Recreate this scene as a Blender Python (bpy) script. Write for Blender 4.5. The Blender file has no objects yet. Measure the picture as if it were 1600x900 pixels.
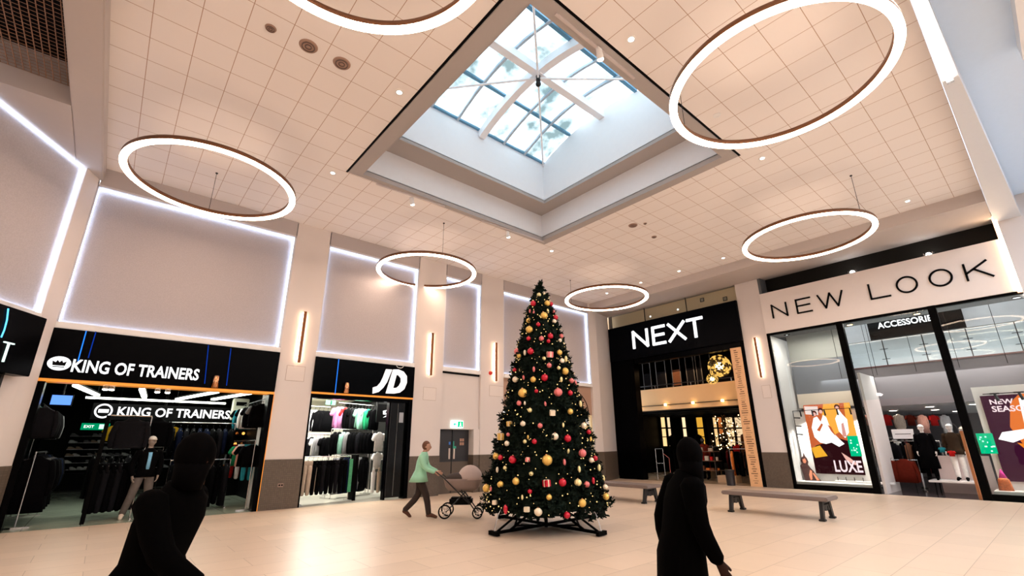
import bpy, bmesh, math, random
from mathutils import Vector, Matrix
random.seed(7)
sc = bpy.context.scene
COL = sc.collection
PI = math.pi
# ------------------------------------------------------------------ camera, world, exposure
YAW, PITCH, ROLL = math.radians(40.58952), math.radians(17.7045), math.radians(-0.37756)
FPX, CX, CY = 717.746, 800.0, 465.123
cyw, syw, cp, sp = math.cos(YAW), math.sin(YAW), math.cos(PITCH), math.sin(PITCH)
cf = Vector((syw*cp, cyw*cp, sp)); cr0 = Vector((cyw, -syw, 0)); cu0 = cr0.cross(cf)
cr = cr0*math.cos(ROLL) + cu0*math.sin(ROLL); cu = -cr0*math.sin(ROLL) + cu0*math.cos(ROLL)
EYE = Vector((0, 0, 1.6))
cam_data = bpy.data.cameras.new('camera'); cam = bpy.data.objects.new('camera', cam_data); COL.objects.link(cam)
cam_data.sensor_width = 36; cam_data.lens = FPX/1600*36; cam_data.shift_y = (CY-450)/1600
cam_data.clip_start = 0.05; cam_data.clip_end = 300
cam.matrix_world = Matrix(((cr.x, cu.x, -cf.x, 0), (cr.y, cu.y, -cf.y, 0), (cr.z, cu.z, -cf.z, 1.6), (0, 0, 0, 1)))
sc.camera = cam
sc.view_settings.view_transform = 'Standard'; sc.view_settings.look = 'None'
sc.view_settings.gamma = 1.0; sc.view_settings.use_curve_mapping = False
sc.view_settings.exposure = EXPOSURE = 1.0
sc.cycles.max_bounces = 10; sc.cycles.diffuse_bounces = 5; sc.cycles.glossy_bounces = 3
sc.cycles.transparent_max_bounces = 12; sc.cycles.transmission_bounces = 4
sc.cycles.sample_clamp_indirect = 8.0; sc.cycles.use_denoising = True
sc.cycles.caustics_reflective = False; sc.cycles.caustics_refractive = False
RING_E, LED_E, SCONCE_E, SKY_E = 13.5, 4.6, 11.0, 2.7
W = bpy.data.worlds.new('daylight_sky'); sc.world = W; W.use_nodes = True
nt = W.node_tree; nt.nodes.clear()
tc = nt.nodes.new('ShaderNodeTexCoord'); nz = nt.nodes.new('ShaderNodeTexNoise'); cr_ = nt.nodes.new('ShaderNodeValToRGB')
nz.inputs['Scale'].default_value = 7.0; nz.inputs['Detail'].default_value = 5
cr_.color_ramp.elements[0].position = .38; cr_.color_ramp.elements[0].color = (.84, .90, .95, 1)
cr_.color_ramp.elements[1].position = .62; cr_.color_ramp.elements[1].color = (1, 1, 1, 1)
bg = nt.nodes.new('ShaderNodeBackground'); bg.inputs['Strength'].default_value = SKY_E
wo = nt.nodes.new('ShaderNodeOutputWorld')
nt.links.new(tc.outputs['Generated'], nz.inputs['Vector']); nt.links.new(nz.outputs['Fac'], cr_.inputs['Fac'])
nt.links.new(cr_.outputs['Color'], bg.inputs['Color']); nt.links.new(bg.outputs['Background'], wo.inputs['Surface'])
WARM, COOL = (1.0, .72, .53), (.62, .76, 1.0)

def area(name, loc, sx, sy, power, color, rot=(0, 0, 0), spread=None):
    l = bpy.data.lights.new(name, 'AREA'); l.shape = 'RECTANGLE'; l.size = sx; l.size_y = sy; l.energy = power; l.color = color
    if spread: l.spread = spread
    o = bpy.data.objects.new(name, l); o.location = loc; o.rotation_euler = rot; COL.objects.link(o); return o
# ceiling lighting of the shops, unseen lamps for the halls around the camera
area('light_trainer_shop', (1.0, 17.2, 3.3), 3.6, 4.0, 40, (.95, 1, .86))
area('light_sports_shop', (6.2, 17.2, 3.3), 3.0, 4.5, 340, (1, .98, .88))
area('light_next_shop', (22.4, 11.3, 5.2), 3.0, 5.0, 60, (1, .60, .28))
area('light_fashion_shop', (23.6, 3.2, 3.9), 5.5, 5.5, 230, (1, .93, .88))
area('light_window_left', (20.05, 5.3, 5.70), .3, 2.6, 60, (1, .90, .82))
area('light_window_right', (20.05, .2, 5.70), .3, 2.2, 70, (1, .90, .82))
area('light_upper_level', (22.5, 3.5, 7.7), 4.5, 6.0, 55, (.86, .93, 1))
area('light_mall_behind', (5.0, -4.5, 7.6), 14, 5, 430, (1, .90, .84))
area('fill_side_hall_cool', (13.0, -4.5, 8.55), 9, 5, 420, (.66, .84, 1.0))  # added cool fill for the side hall; no known skylight stands there
area('light_mall_side', (-4.6, 3.0, 7.2), 4, 9, 240, (1, .80, .68))

# ------------------------------------------------------------------ frames: X along a wall, Y into the wall, Z up
def frame(origin, rz): return Matrix.Translation(origin) @ Matrix.Rotation(rz, 4, 'Z')
FW = Matrix.Identity(4)
FL = frame((0, 14.11, 0), 0)
FR = frame((19.40, 0, 0), -PI/2)
DANG = math.atan2(.857, .515)
FD = frame((-1.49, 13.60, 0), DANG)
def pix_ray(px, py): return cf + cr*((px-CX)/FPX) - cu*((py-CY)/FPX)
def on_frame(F, px, py, depth=0.0):
    """where the sight line through a pixel meets the plane lying `depth` behind a wall; (X, Z) along that wall"""
    Fi = F.inverted(); o = Fi @ EYE; d = (Fi.to_3x3()) @ pix_ray(px, py)
    t = (depth-o.y)/d.y; p = o+d*t; return p.x, p.z
def LP(px, py, D=0.0): return on_frame(FL, px, py, D)
def RP(px, py, D=0.0): return on_frame(FR, px, py, D)
def DP(px, py, D=0.0): return on_frame(FD, px, py, D)
def HP(px, py, z=0.0):
    d = pix_ray(px, py); t = (z-EYE.z)/d.z; p = EYE+d*t; return p.x, p.y

# ------------------------------------------------------------------ materials
MATS = {}
def mat(name, color, rough=.6, metal=0.0, emit=None, estr=0.0, var=0.0, scale=8.0, bump=0.0, bscale=60.0, spec=None):
    if name in MATS: return MATS[name]
    m = bpy.data.materials.new(name); m.use_nodes = True; n = m.node_tree; b = n.nodes['Principled BSDF']
    c = (*color[:3], 1)
    b.inputs['Base Color'].default_value = c; b.inputs['Roughness'].default_value = rough; b.inputs['Metallic'].default_value = metal
    if spec is not None: b.inputs['Specular IOR Level'].default_value = spec
    if emit: b.inputs['Emission Color'].default_value = (*emit, 1); b.inputs['Emission Strength'].default_value = estr
    tcn = n.nodes.new('ShaderNodeTexCoord')
    noi = n.nodes.new('ShaderNodeTexNoise'); noi.inputs['Scale'].default_value = scale; noi.inputs['Detail'].default_value = 3
    n.links.new(tcn.outputs['Object'], noi.inputs['Vector'])
    mx = n.nodes.new('ShaderNodeMix'); mx.data_type = 'RGBA'
    k = max(var, .02)
    mx.inputs['A'].default_value = tuple(min(1, v*(1-k)) for v in color[:3])+(1,)
    mx.inputs['B'].default_value = tuple(min(1, v*(1+k)) for v in color[:3])+(1,)
    n.links.new(noi.outputs['Fac'], mx.inputs['Factor']); n.links.new(mx.outputs['Result'], b.inputs['Base Color'])
    if bump:
        nb = n.nodes.new('ShaderNodeTexNoise'); nb.inputs['Scale'].default_value = bscale; nb.inputs['Detail'].default_value = 4
        n.links.new(tcn.outputs['Object'], nb.inputs['Vector'])
        bp = n.nodes.new('ShaderNodeBump'); bp.inputs['Strength'].default_value = bump; bp.inputs['Distance'].default_value = .02
        n.links.new(nb.outputs['Fac'], bp.inputs['Height']); n.links.new(bp.outputs['Normal'], b.inputs['Normal'])
    MATS[name] = m; return m
def glow(name, color, strength):
    if name in MATS: return MATS[name]
    m = bpy.data.materials.new(name); m.use_nodes = True; n = m.node_tree; n.nodes.clear()
    e = n.nodes.new('ShaderNodeEmission'); e.inputs['Color'].default_value = (*color, 1); e.inputs['Strength'].default_value = strength
    o = n.nodes.new('ShaderNodeOutputMaterial'); n.links.new(e.outputs[0], o.inputs['Surface']); MATS[name] = m; return m
def grid_mat(name, base, line, ox, sx, oy, sy, w, rough=.7, var=.06, offset=0.0, axes='XY', bumpy=0.0):
    m = bpy.data.materials.new(name); m.use_nodes = True; n = m.node_tree; b = n.nodes['Principled BSDF']
    b.inputs['Roughness'].default_value = rough
    tcn = n.nodes.new('ShaderNodeTexCoord'); sep = n.nodes.new('ShaderNodeSeparateXYZ'); n.links.new(tcn.outputs['Object'], sep.inputs[0])
    def M(op, a, bb=None):
        q = n.nodes.new('ShaderNodeMath'); q.operation = op
        for i, v in enumerate((a, bb)):
            if v is None: continue
            if isinstance(v, (int, float)): q.inputs[i].default_value = v
            else: n.links.new(v, q.inputs[i])
        return q.outputs[0]
    u = M('DIVIDE', M('SUBTRACT', sep.outputs[axes[0]], ox), sx); v = M('DIVIDE', M('SUBTRACT', sep.outputs[axes[1]], oy), sy)
    if offset: u = M('ADD', u, M('MULTIPLY', M('FLOOR', v), offset))
    fu, fv = M('FRACT', u), M('FRACT', v)
    eu = M('LESS_THAN', fu, w/sx); ev = M('LESS_THAN', fv, w/sy)
    ln = M('MAXIMUM', eu, ev)
    cell = n.nodes.new('ShaderNodeCombineXYZ'); n.links.new(M('FLOOR', u), cell.inputs[0]); n.links.new(M('FLOOR', v), cell.inputs[1])
    wn = n.nodes.new('ShaderNodeTexWhiteNoise'); wn.noise_dimensions = '3D'; n.links.new(cell.outputs[0], wn.inputs['Vector'])
    noi = n.nodes.new('ShaderNodeTexNoise'); noi.inputs['Scale'].default_value = 2.2; noi.inputs['Detail'].default_value = 6
    n.links.new(tcn.outputs['Object'], noi.inputs['Vector'])
    f = M('ADD', M('MULTIPLY', wn.outputs['Value'], .5), M('MULTIPLY', noi.outputs['Fac'], .5))
    mx = n.nodes.new('ShaderNodeMix'); mx.data_type = 'RGBA'
    mx.inputs['A'].default_value = tuple(c*(1-var) for c in base)+(1,); mx.inputs['B'].default_value = tuple(min(1, c*(1+var)) for c in base)+(1,)
    n.links.new(f, mx.inputs['Factor'])
    m2 = n.nodes.new('ShaderNodeMix'); m2.data_type = 'RGBA'; n.links.new(ln, m2.inputs['Factor'])
    n.links.new(mx.outputs['Result'], m2.inputs['A']); m2.inputs['B'].default_value = (*line, 1)
    n.links.new(m2.outputs['Result'], b.inputs['Base Color'])
    MATS[name] = m; return m
def glass_mat(name, tint=(.93, .97, .97), gl=.07, rough=.02):
    if name in MATS: return MATS[name]
    m = bpy.data.materials.new(name); m.use_nodes = True; n = m.node_tree; n.nodes.clear()
    t = n.nodes.new('ShaderNodeBsdfTransparent'); t.inputs['Color'].default_value = (*tint, 1)
    g = n.nodes.new('ShaderNodeBsdfGlossy'); g.inputs['Roughness'].default_value = rough
    fr = n.nodes.new('ShaderNodeFresnel'); fr.inputs['IOR'].default_value = 1.45
    mm = n.nodes.new('ShaderNodeMath'); mm.operation = 'MULTIPLY'; mm.inputs[1].default_value = .5; n.links.new(fr.outputs[0], mm.inputs[0])
    mx = n.nodes.new('ShaderNodeMixShader'); n.links.new(mm.outputs[0], mx.inputs[0])
    n.links.new(t.outputs[0], mx.inputs[1]); n.links.new(g.outputs[0], mx.inputs[2])
    o = n.nodes.new('ShaderNodeOutputMaterial'); n.links.new(mx.outputs[0], o.inputs['Surface']); MATS[name] = m; return m
def dirty_glass(name):
    m = bpy.data.materials.new(name); m.use_nodes = True; n = m.node_tree; n.nodes.clear()
    tcn = n.nodes.new('ShaderNodeTexCoord'); noi = n.nodes.new('ShaderNodeTexNoise'); noi.inputs['Scale'].default_value = 1.3; noi.inputs['Detail'].default_value = 5
    n.links.new(tcn.outputs['Object'], noi.inputs['Vector'])
    rp = n.nodes.new('ShaderNodeValToRGB'); rp.color_ramp.elements[0].position = .36; rp.color_ramp.elements[0].color = (.075, .105, .108, 1)
    rp.color_ramp.elements[1].position = .62; rp.color_ramp.elements[1].color = (.50, .60, .64, 1)
    n.links.new(noi.outputs['Fac'], rp.inputs['Fac'])
    t = n.nodes.new('ShaderNodeBsdfTransparent'); n.links.new(rp.outputs['Color'], t.inputs['Color'])
    o = n.nodes.new('ShaderNodeOutputMaterial'); n.links.new(t.outputs[0], o.inputs['Surface']); MATS[name] = m; return m

white_wall = mat('painted_wall', (.68, .63, .61), .75, var=.03, scale=1.5)
white_paint = mat('white_paint', (.80, .80, .80), .6)
header_mat = mat('header_panel', (.44, .40, .40), .7)
beam_mat = mat('bulkhead_paint', (.50, .45, .43), .75)
fabric_panel = mat('acoustic_panel', (.46, .43, .445), .95, var=.16, scale=45, bump=.6, bscale=90)
brown_tile = grid_mat('brown_dado', (.105, .080, .060), (.075, .058, .045), 0, .05, 0, .05, .008, .55, .25, axes='XZ')
ceil_mat = grid_mat('ceiling_tiles', (.84, .80, .78), (.42, .28, .21), -.1, .5995, 0, .6135, .011, .85, .015)
floor_mat = grid_mat('floor_tiles', (.64, .50, .38), (.38, .28, .20), 0.15, 1.2, .1, .6, .008, .36, .10, offset=.5)
grey_soffit = mat('soffit', (.40, .37, .36), .8)
cool_wall = mat('skylight_wall', (.78, .80, .84), .7)
black_gloss = mat('black_gloss', (.0006, .0006, .0010), .25, spec=.03)
black_matt = mat('black_matt', (.0008, .0008, .0008), .6, spec=.04)
near_black = mat('near_black', (.0022, .0022, .0026), .5, spec=.06)
dark_metal = mat('dark_metal', (.02, .02, .022), .35, .6)
bronze = mat('bronze_housing', (.20, .085, .04), .4, .55)
chrome = mat('chrome', (.6, .6, .6), .2, 1)
copper = mat('copper', (.75, .38, .20), .25, 1)
orange_trim = mat('orange_trim', (.85, .30, .03), .4, emit=(1, .36, .03), estr=.18)
ring_glow = glow('ring_diffuser', WARM, RING_E)
led_glow = glow('led_strip', COOL, LED_E)
sconce_glow = glow('sconce_diffuser', (1, .66, .42), SCONCE_E)
down_glow = glow('downlight_lens', (1, .86, .74), 14)
shop_glow = glow('shop_tube', (.96, 1, .84), 5)
shop_glow2 = glow('shop_spot', (1, .90, .72), 12)
gold_glow = glow('warm_bulb', (1, .66, .30), 7)
sign_white = glow('lit_letters', (1, 1, 1), 1.0)
blue_glow = glow('blue_line', (.02, .20, 1.0), .9)
blue_dim = glow('blue_line_dim', (.01, .07, .6), .3)
glass_clear = glass_mat('shop_glass')
sky_glass = dirty_glass('skylight_glass')

# ------------------------------------------------------------------ mesh collector
class MB:
    def __init__(s): s.bm = bmesh.new()
    def _add(s, verts, faces):
        vs = [s.bm.verts.new(v) for v in verts]
        for f in faces:
            try: s.bm.faces.new([vs[i] for i in f])
            except ValueError: pass
        return s
    def box(s, x0, x1, y0, y1, z0, z1, M=None, bev=0.0):
        if bev:
            b = min(bev, abs(x1-x0)/2.01, abs(y1-y0)/2.01, abs(z1-z0)/2.01)
            t = bmesh.new(); bmesh.ops.create_cube(t, size=1)
            for v in t.verts: v.co = Vector(((x0+x1)/2+v.co.x*(x1-x0), (y0+y1)/2+v.co.y*(y1-y0), (z0+z1)/2+v.co.z*(z1-z0)))
            bmesh.ops.bevel(t, geom=t.edges[:], offset=b, segments=2, affect='EDGES')
            t.verts.index_update()
            vs = [(M @ v.co) if M else v.co.copy() for v in t.verts]; fs = [[v.index for v in f.verts] for f in t.faces]; t.free()
            return s._add(vs, fs)
        c = [Vector((x, y, z)) for z in (z0, z1) for x, y in ((x0, y0), (x1, y0), (x1, y1), (x0, y1))]
        if M: c = [M @ v for v in c]
        return s._add(c, [(3, 2, 1, 0), (4, 5, 6, 7), (0, 1, 5, 4), (1, 2, 6, 5), (2, 3, 7, 6), (3, 0, 4, 7)])
    def prism(s, pts, y0, y1, M=None):
        """polygon (x, z) given thickness along y"""
        n = len(pts); c = [Vector((p[0], y0, p[1])) for p in pts]+[Vector((p[0], y1, p[1])) for p in pts]
        if M: c = [M @ v for v in c]
        return s._add(c, [tuple(range(n)), tuple(range(2*n-1, n-1, -1))]+[(i, i+n, (i+1) % n+n, (i+1) % n) for i in range(n)])
    def slab(s, pts, z0, z1):
        n = len(pts); c = [Vector((p[0], p[1], z0)) for p in pts]+[Vector((p[0], p[1], z1)) for p in pts]
        return s._add(c, [tuple(range(n-1, -1, -1)), tuple(range(n, 2*n))]+[(i, (i+1) % n, (i+1) % n+n, i+n) for i in range(n)])
    def quad(s, a, b, c, d): return s._add([Vector(a), Vector(b), Vector(c), Vector(d)], [(0, 1, 2, 3)])
    def cyl(s, a, b, r0, r1=None, n=12, caps=True):
        r1 = r0 if r1 is None else r1; a = Vector(a); b = Vector(b); d = (b-a)
        if d.length < 1e-6: return s
        d.normalize(); u = d.orthogonal().normalized(); v = d.cross(u)
        c = [a+(u*math.cos(2*PI*i/n)+v*math.sin(2*PI*i/n))*r0 for i in range(n)]+[b+(u*math.cos(2*PI*i/n)+v*math.sin(2*PI*i/n))*r1 for i in range(n)]
        f = [(i, (i+1) % n, (i+1) % n+n, i+n) for i in range(n)]
        if caps: f += [tuple(range(n-1, -1, -1)), tuple(range(n, 2*n))]
        return s._add(c, f)
    def path(s, pts, r, n=8):
        for i in range(len(pts)-1): s.cyl(pts[i], pts[i+1], r, n=n)
        return s
    def bar(s, a, b, w, h):
        a = Vector(a); b = Vector(b); d = (b-a); L = d.length; d.normalize()
        up = Vector((0, 0, 1)) if abs(d.z) < .95 else Vector((1, 0, 0))
        sd = d.cross(up).normalized(); up = sd.cross(d)
        c = [p+sd*x+up*z for p in (a, b) for x, z in ((-w/2, -h/2), (w/2, -h/2), (w/2, h/2), (-w/2, h/2))]
        return s._add(c, [(3, 2, 1, 0), (4, 5, 6, 7), (0, 1, 5, 4), (1, 2, 6, 5), (2, 3, 7, 6), (3, 0, 4, 7)])
    def loft(s, rings, n=14, caps=True, p=2.0):
        """rings: (centre, half x, half y) stacked; superellipse sections"""
        c = []
        for cen, a, b in rings:
            cen = Vector(cen)
            for i in range(n):
                t = 2*PI*i/n; ct, st = math.cos(t), math.sin(t)
                c.append(cen+Vector((a*math.copysign(abs(ct)**(2/p), ct), b*math.copysign(abs(st)**(2/p), st), 0)))
        f = []
        for k in range(len(rings)-1):
            for i in range(n): f.append((k*n+i, k*n+(i+1) % n, (k+1)*n+(i+1) % n, (k+1)*n+i))
        if caps: f += [tuple(range(n-1, -1, -1)), tuple(range((len(rings)-1)*n, len(rings)*n))]
        return s._add(c, f)
    def ball(s, c, r, n=16, m=10, sx=1, sy=1, sz=1, fn=None):
        c = Vector(c); rows = []
        vs = [Vector((0, 0, 1))]
        for j in range(1, m):
            for i in range(n):
                th = PI*j/m; ph = 2*PI*i/n; vs.append(Vector((math.sin(th)*math.cos(ph), math.sin(th)*math.sin(ph), math.cos(th))))
        vs.append(Vector((0, 0, -1)))
        if fn: vs = [fn(v) for v in vs]
        vs = [c+Vector((v.x*r*sx, v.y*r*sy, v.z*r*sz)) for v in vs]
        f = [(0, 1+i, 1+(i+1) % n) for i in range(n)]
        for j in range(m-2):
            for i in range(n): f.append((1+j*n+i, 1+(j+1)*n+i, 1+(j+1)*n+(i+1) % n, 1+j*n+(i+1) % n))
        L = len(vs)-1; f += [(L, 1+(m-2)*n+(i+1) % n, 1+(m-2)*n+i) for i in range(n)]
        return s._add(vs, f)
    def ring(s, c, R, w, z0, z1, n=96, parts=('b', 't', 'i', 'o')):
        c = Vector(c); vs = []
        for i in range(n):
            t = 2*PI*i/n; d = Vector((math.cos(t), math.sin(t), 0))
            for rr, zz in ((R-w/2, z0), (R+w/2, z0), (R+w/2, z1), (R-w/2, z1)): vs.append(c+d*rr+Vector((0, 0, zz)))
        f = []
        for i in range(n):
            a = 4*i; b = 4*((i+1) % n)
            if 'b' in parts: f.append((a, b, b+1, a+1))
            if 'o' in parts: f.append((a+1, b+1, b+2, a+2))
            if 't' in parts: f.append((a+2, b+2, b+3, a+3))
            if 'i' in parts: f.append((a+3, b+3, b, a))
        return s._add(vs, f)
    def mesh(s, name, smooth=False):
        bmesh.ops.recalc_face_normals(s.bm, faces=s.bm.faces[:])
        me = bpy.data.meshes.new(name); s.bm.to_mesh(me); s.bm.free()
        if smooth:
            for p in me.polygons: p.use_smooth = True
        return me
    def build(s, name, m, parent=None, smooth=False):
        me = s.mesh(name, smooth); me.materials.append(m)
        o = bpy.data.objects.new(name, me); COL.objects.link(o)
        if parent: o.parent = parent
        return o
def plain(s):
    for a, b in WORDS: s = s.replace(a, b)
    return s
WORDS = (('tiered NEXT table', 'tiered table'), ('upper NEXT floor', 'upper floor behind the lantern'), ('the NEXT shop', 'the lantern shop'), ('the NEXT', 'the lantern shop'), ('NEXT', 'the lantern shop'),
         ('low JD rail', 'low sports shop rail'), ('the JD shop', 'the sports shop'), ('the JD', 'the sports shop'), ('JD', 'the sports shop'), ('LUXE poster', 'party poster'))
def tag(o, label, cat, group=None, kind=None):
    if label: label = plain(label)
    if group: group = plain(group)
    if label: o['label'] = label
    if cat: o['category'] = cat
    if group: o['group'] = group
    if kind: o['kind'] = kind
    return o
def thing(name, label, cat, F=FW, loc=(0, 0, 0), rz=0.0, group=None):
    o = bpy.data.objects.new(name, None); COL.objects.link(o); o.empty_display_size = .1
    o.matrix_world = F @ Matrix.Translation(loc) @ Matrix.Rotation(rz, 4, 'Z')
    return tag(o, label, cat, group)
def struct(name, mb, m, F=FW, smooth=False):
    o = mb.build(name, m, None, smooth); o.matrix_world = F; o['kind'] = 'structure'; return o
def solo(name, mb, m, label, cat, F=FW, group=None, smooth=False, loc=(0, 0, 0), rz=0.0):
    o = mb.build(name, m, None, smooth); o.matrix_world = F @ Matrix.Translation(loc) @ Matrix.Rotation(rz, 4, 'Z')
    return tag(o, label, cat, group)
def copy_tree(o, M=None, label=None, group=None, m=None):
    c = o.copy(); COL.objects.link(c)
    if label: c['label'] = label
    if group: c['group'] = group
    for ch in o.children:
        d = ch.copy(); COL.objects.link(d); d.parent = c
        for g in ch.children:
            e = g.copy(); COL.objects.link(e); e.parent = d
    if M is not None: c.matrix_world = M
    return c
def set_mat(o, m):
    o.material_slots[0].link = 'OBJECT'; o.material_slots[0].material = m

# ------------------------------------------------------------------ lettering
def text_mesh(s, x0, x1, z0, z1, y=-.01, depth=.02, bold=0.0, shear=0.0):
    c = bpy.data.curves.new('t', 'FONT'); c.body = s; c.size = 1; c.extrude = .5; c.offset = bold; c.shear = shear; c.resolution_u = 3
    o = bpy.data.objects.new('t', c); COL.objects.link(o)
    dg = bpy.context.evaluated_depsgraph_get(); me = bpy.data.meshes.new_from_object(o.evaluated_get(dg))
    bpy.data.objects.remove(o); bpy.data.curves.remove(c)
    xs = [v.co.x for v in me.vertices]; ys = [v.co.y for v in me.vertices]
    ax, bx, ay, by = min(xs), max(xs), min(ys), max(ys)
    for v in me.vertices:
        u, w, d = (v.co.x-ax)/(bx-ax), (v.co.y-ay)/(by-ay), v.co.z
        v.co = Vector((x0+(x1-x0)*u, y-d*depth, z0+(z1-z0)*w))
    return me
def lettering(name, s, x0, x1, z0, z1, m, parent, y=-.02, depth=.03, bold=0.0, shear=0.0):
    me = text_mesh(s, x0, x1, z0, z1, y, depth, bold, shear); me.name = name; me.materials.clear(); me.materials.append(m)
    o = bpy.data.objects.new(name, me); COL.objects.link(o); o.parent = parent; return o
GLY = {'N': [[(0, 0), (0, 1), (.8, 0), (.8, 1)]], 'E': [[(.72, 0), (0, 0), (0, 1), (.72, 1)], [(0, .52), (.66, .52)]],
       'W': [[(0, 1), (.33, 0), (.62, 1), (.95, 0), (1.26, 1)]], 'L': [[(0, 1), (0, 0), (.75, 0)]],
       'K': [[(0, 0), (0, 1)], [(.78, 1), (.02, .42)], [(.3, .62), (.86, 0)]],
       'X': [[(0, 0), (.8, 1)], [(0, 1), (.8, 0)]], 'T': [[(.38, 0), (.38, 1)], [(0, 1), (.78, 1)]],
       'O': [[(.5+.5*math.cos(2*PI*i/36), .5+.5*math.sin(2*PI*i/36)) for i in range(37)]]}
def stroke_letter(mb, ch, x0, x1, z0, z1, w, y0, y1):
    xs = [p[0] for st in GLY[ch] for p in st]; mx = max(xs)
    for st in GLY[ch]:
        pts = [Vector((x0+(x1-x0)*p[0]/mx, 0, z0+(z1-z0)*p[1])) for p in st]
        for a, b in zip(pts, pts[1:]):
            d = (b-a).normalized(); s = Vector((-d.z, 0, d.x))*w/2; e = d*w*(.35 if len(st) < 10 else .1)
            q = [a-e+s, b+e+s, b+e-s, a-e-s]
            mb.prism([(v.x, v.z) for v in q], y0, y1)
# ================================================================== STRUCTURE
CZ, BZ = 8.22, 7.86
# floor of the hall (shops have their own)
b = MB(); b.box(-9, 19.4, -9, 14.11, -.2, 0); struct('floor', b, floor_mat)
# tiled ceiling with the skylight opening
b = MB()
for x0, x1, y0, y1 in ((-1.21, 3.40, .06, 14.3), (10.42, 17.13, .06, 14.3), (3.40, 10.42, .06, 3.63), (3.40, 10.42, 10.41, 14.3)):
    b.box(x0, x1, y0, y1, CZ, CZ+.06)
struct('ceiling', b, ceil_mat)
# flat trim around the opening, a shadow gap outside it
b = MB()
OX0, OX1, OY0, OY1 = 3.77, 10.10, 3.95, 10.20
for x0, x1, y0, y1 in ((3.45, OX0, 3.68, 10.36), (OX1, 10.37, 3.68, 10.36), (OX0, OX1, 3.68, OY0), (OX0, OX1, OY1, 10.36)):
    b.box(x0, x1, y0, y1, CZ-.03, CZ+.12)
struct('trim_1', b, grey_soffit)
b = MB()
for x0, x1, y0, y1 in ((3.40, 3.45, 3.63, 10.42), (3.45, 10.42, 3.63, 3.68)): b.box(x0, x1, y0, y1, CZ-.004, CZ+.02)
b.box(10.37, 10.42, 3.68, 10.41, CZ+.02, CZ+.05); b.box(3.45, 10.37, 10.36, 10.41, CZ+.02, CZ+.05)
struct('trim_2', b, near_black)
# recess, ledge and shaft
LZ, SX0, SX1, SY0, SY1, EZ = 9.14, 4.35, 9.58, 4.50, 9.52, 10.62
b = MB()
for x0, x1, y0, y1 in ((OX0-.1, OX0, OY0-.1, OY1+.1), (OX1, OX1+.1, OY0-.1, OY1+.1), (OX0, OX1, OY0-.1, OY0), (OX0, OX1, OY1, OY1+.1)):
    b.box(x0, x1, y0, y1, CZ+.1, LZ+.1)
struct('wall_skylight_recess', b, cool_wall)
b = MB()
for x0, x1, y0, y1 in ((OX0, SX0, OY0, OY1), (SX1, OX1, OY0, OY1), (SX0, SX1, OY0, SY0), (SX0, SX1, SY1, OY1)):
    b.box(x0, x1, y0, y1, LZ, LZ+.12)
struct('trim_3', b, grey_soffit)
def roof_z(y, base=EZ): 
    t = (y-(SY0+SY1)/2)/((SY1-SY0)/2); return base+.58*(1-t*t)
b = MB()
b.box(SX0-.1, SX1+.1, SY1, SY1+.1, LZ+.1, EZ); b.box(SX0-.1, SX1+.1, SY0-.1, SY0, LZ+.1, EZ)
ys = [SY0+(SY1-SY0)*i/12 for i in range(13)]
for x in (SX0-.1, SX1):
    pts = [(y, LZ+.1) for y in (SY0, SY1)]
    prof = [(SY0, LZ+.1), (SY1, LZ+.1)]+[(y, roof_z(y)+.02) for y in reversed(ys)]
    n = len(prof); vs = [Vector((x, p[0], p[1])) for p in prof]+[Vector((x+.1, p[0], p[1])) for p in prof]
    b._add(vs, [tuple(range(n)), tuple(range(2*n-1, n-1, -1))]+[(i, (i+1) % n, (i+1) % n+n, i+n) for i in range(n)])
struct('wall_skylight_shaft', b, cool_wall)
# glazed roof
sk = thing('skylight_roof', 'glazed skylight with white ribs and blue-grey bars over the Christmas tree', 'skylight', FW, ((SX0+SX1)/2, (SY0+SY1)/2, EZ))
sk['kind'] = 'thing'
ox, oy = (SX0+SX1)/2, (SY0+SY1)/2
b = MB()
for i in range(12):
    y0, y1 = ys[i]-oy, ys[i+1]-oy; z0, z1 = roof_z(ys[i])-EZ, roof_z(ys[i+1])-EZ
    b._add([Vector((SX0-ox, y0, z0+.06)), Vector((SX1-ox, y0, z0+.06)), Vector((SX1-ox, y1, z1+.06)), Vector((SX0-ox, y1, z1+.06))], [(0, 1, 2, 3)])
b.build('glazing', sky_glass, sk)
rib_white = mat('rib_white', (.85, .86, .9), .5); bar_blue = mat('bar_blue', (.10, .27, .42), .5)
for k in range(1, 6):
    x = SX0+(SX1-SX0)*k/6-ox
    if k == 3: continue
    b = MB()
    for i in range(12): b.bar((x, ys[i]-oy, roof_z(ys[i])-EZ), (x, ys[i+1]-oy, roof_z(ys[i+1])-EZ), .07, .07)
    b.build('glazing_bar', mat('glazing_bar', (.42, .52, .62), .5), sk)
for yk in (SY0+.02, SY0+1.25, 7.09, SY1-1.25, SY1-.02):
    b = MB(); z = roof_z(yk)-EZ+.03; b.bar((SX0-ox, yk-oy, z), (SX1-ox, yk-oy, z), .10, .06); b.build('purlin', bar_blue, sk)
b = MB()
for i in range(12): b.bar((6.96-ox, ys[i]-oy, roof_z(ys[i])-EZ-.12), (6.96-ox, ys[i+1]-oy, roof_z(ys[i+1])-EZ-.12), .20, .24)
b.build('main_rib', rib_white, sk)
b = MB(); b.bar((SX0-ox, 6.98-oy, .42), (SX1-ox, 6.98-oy, .42), .20, .24); b.build('main_rib', rib_white, sk)
hub = (6.96-ox, 7.0-oy, .22)
b = MB(); b.cyl((hub[0], hub[1], .40), (hub[0], hub[1], .06), .06); b.ball((hub[0], hub[1], .04), .075); b.build('hub', dark_metal, sk, True)
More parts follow.
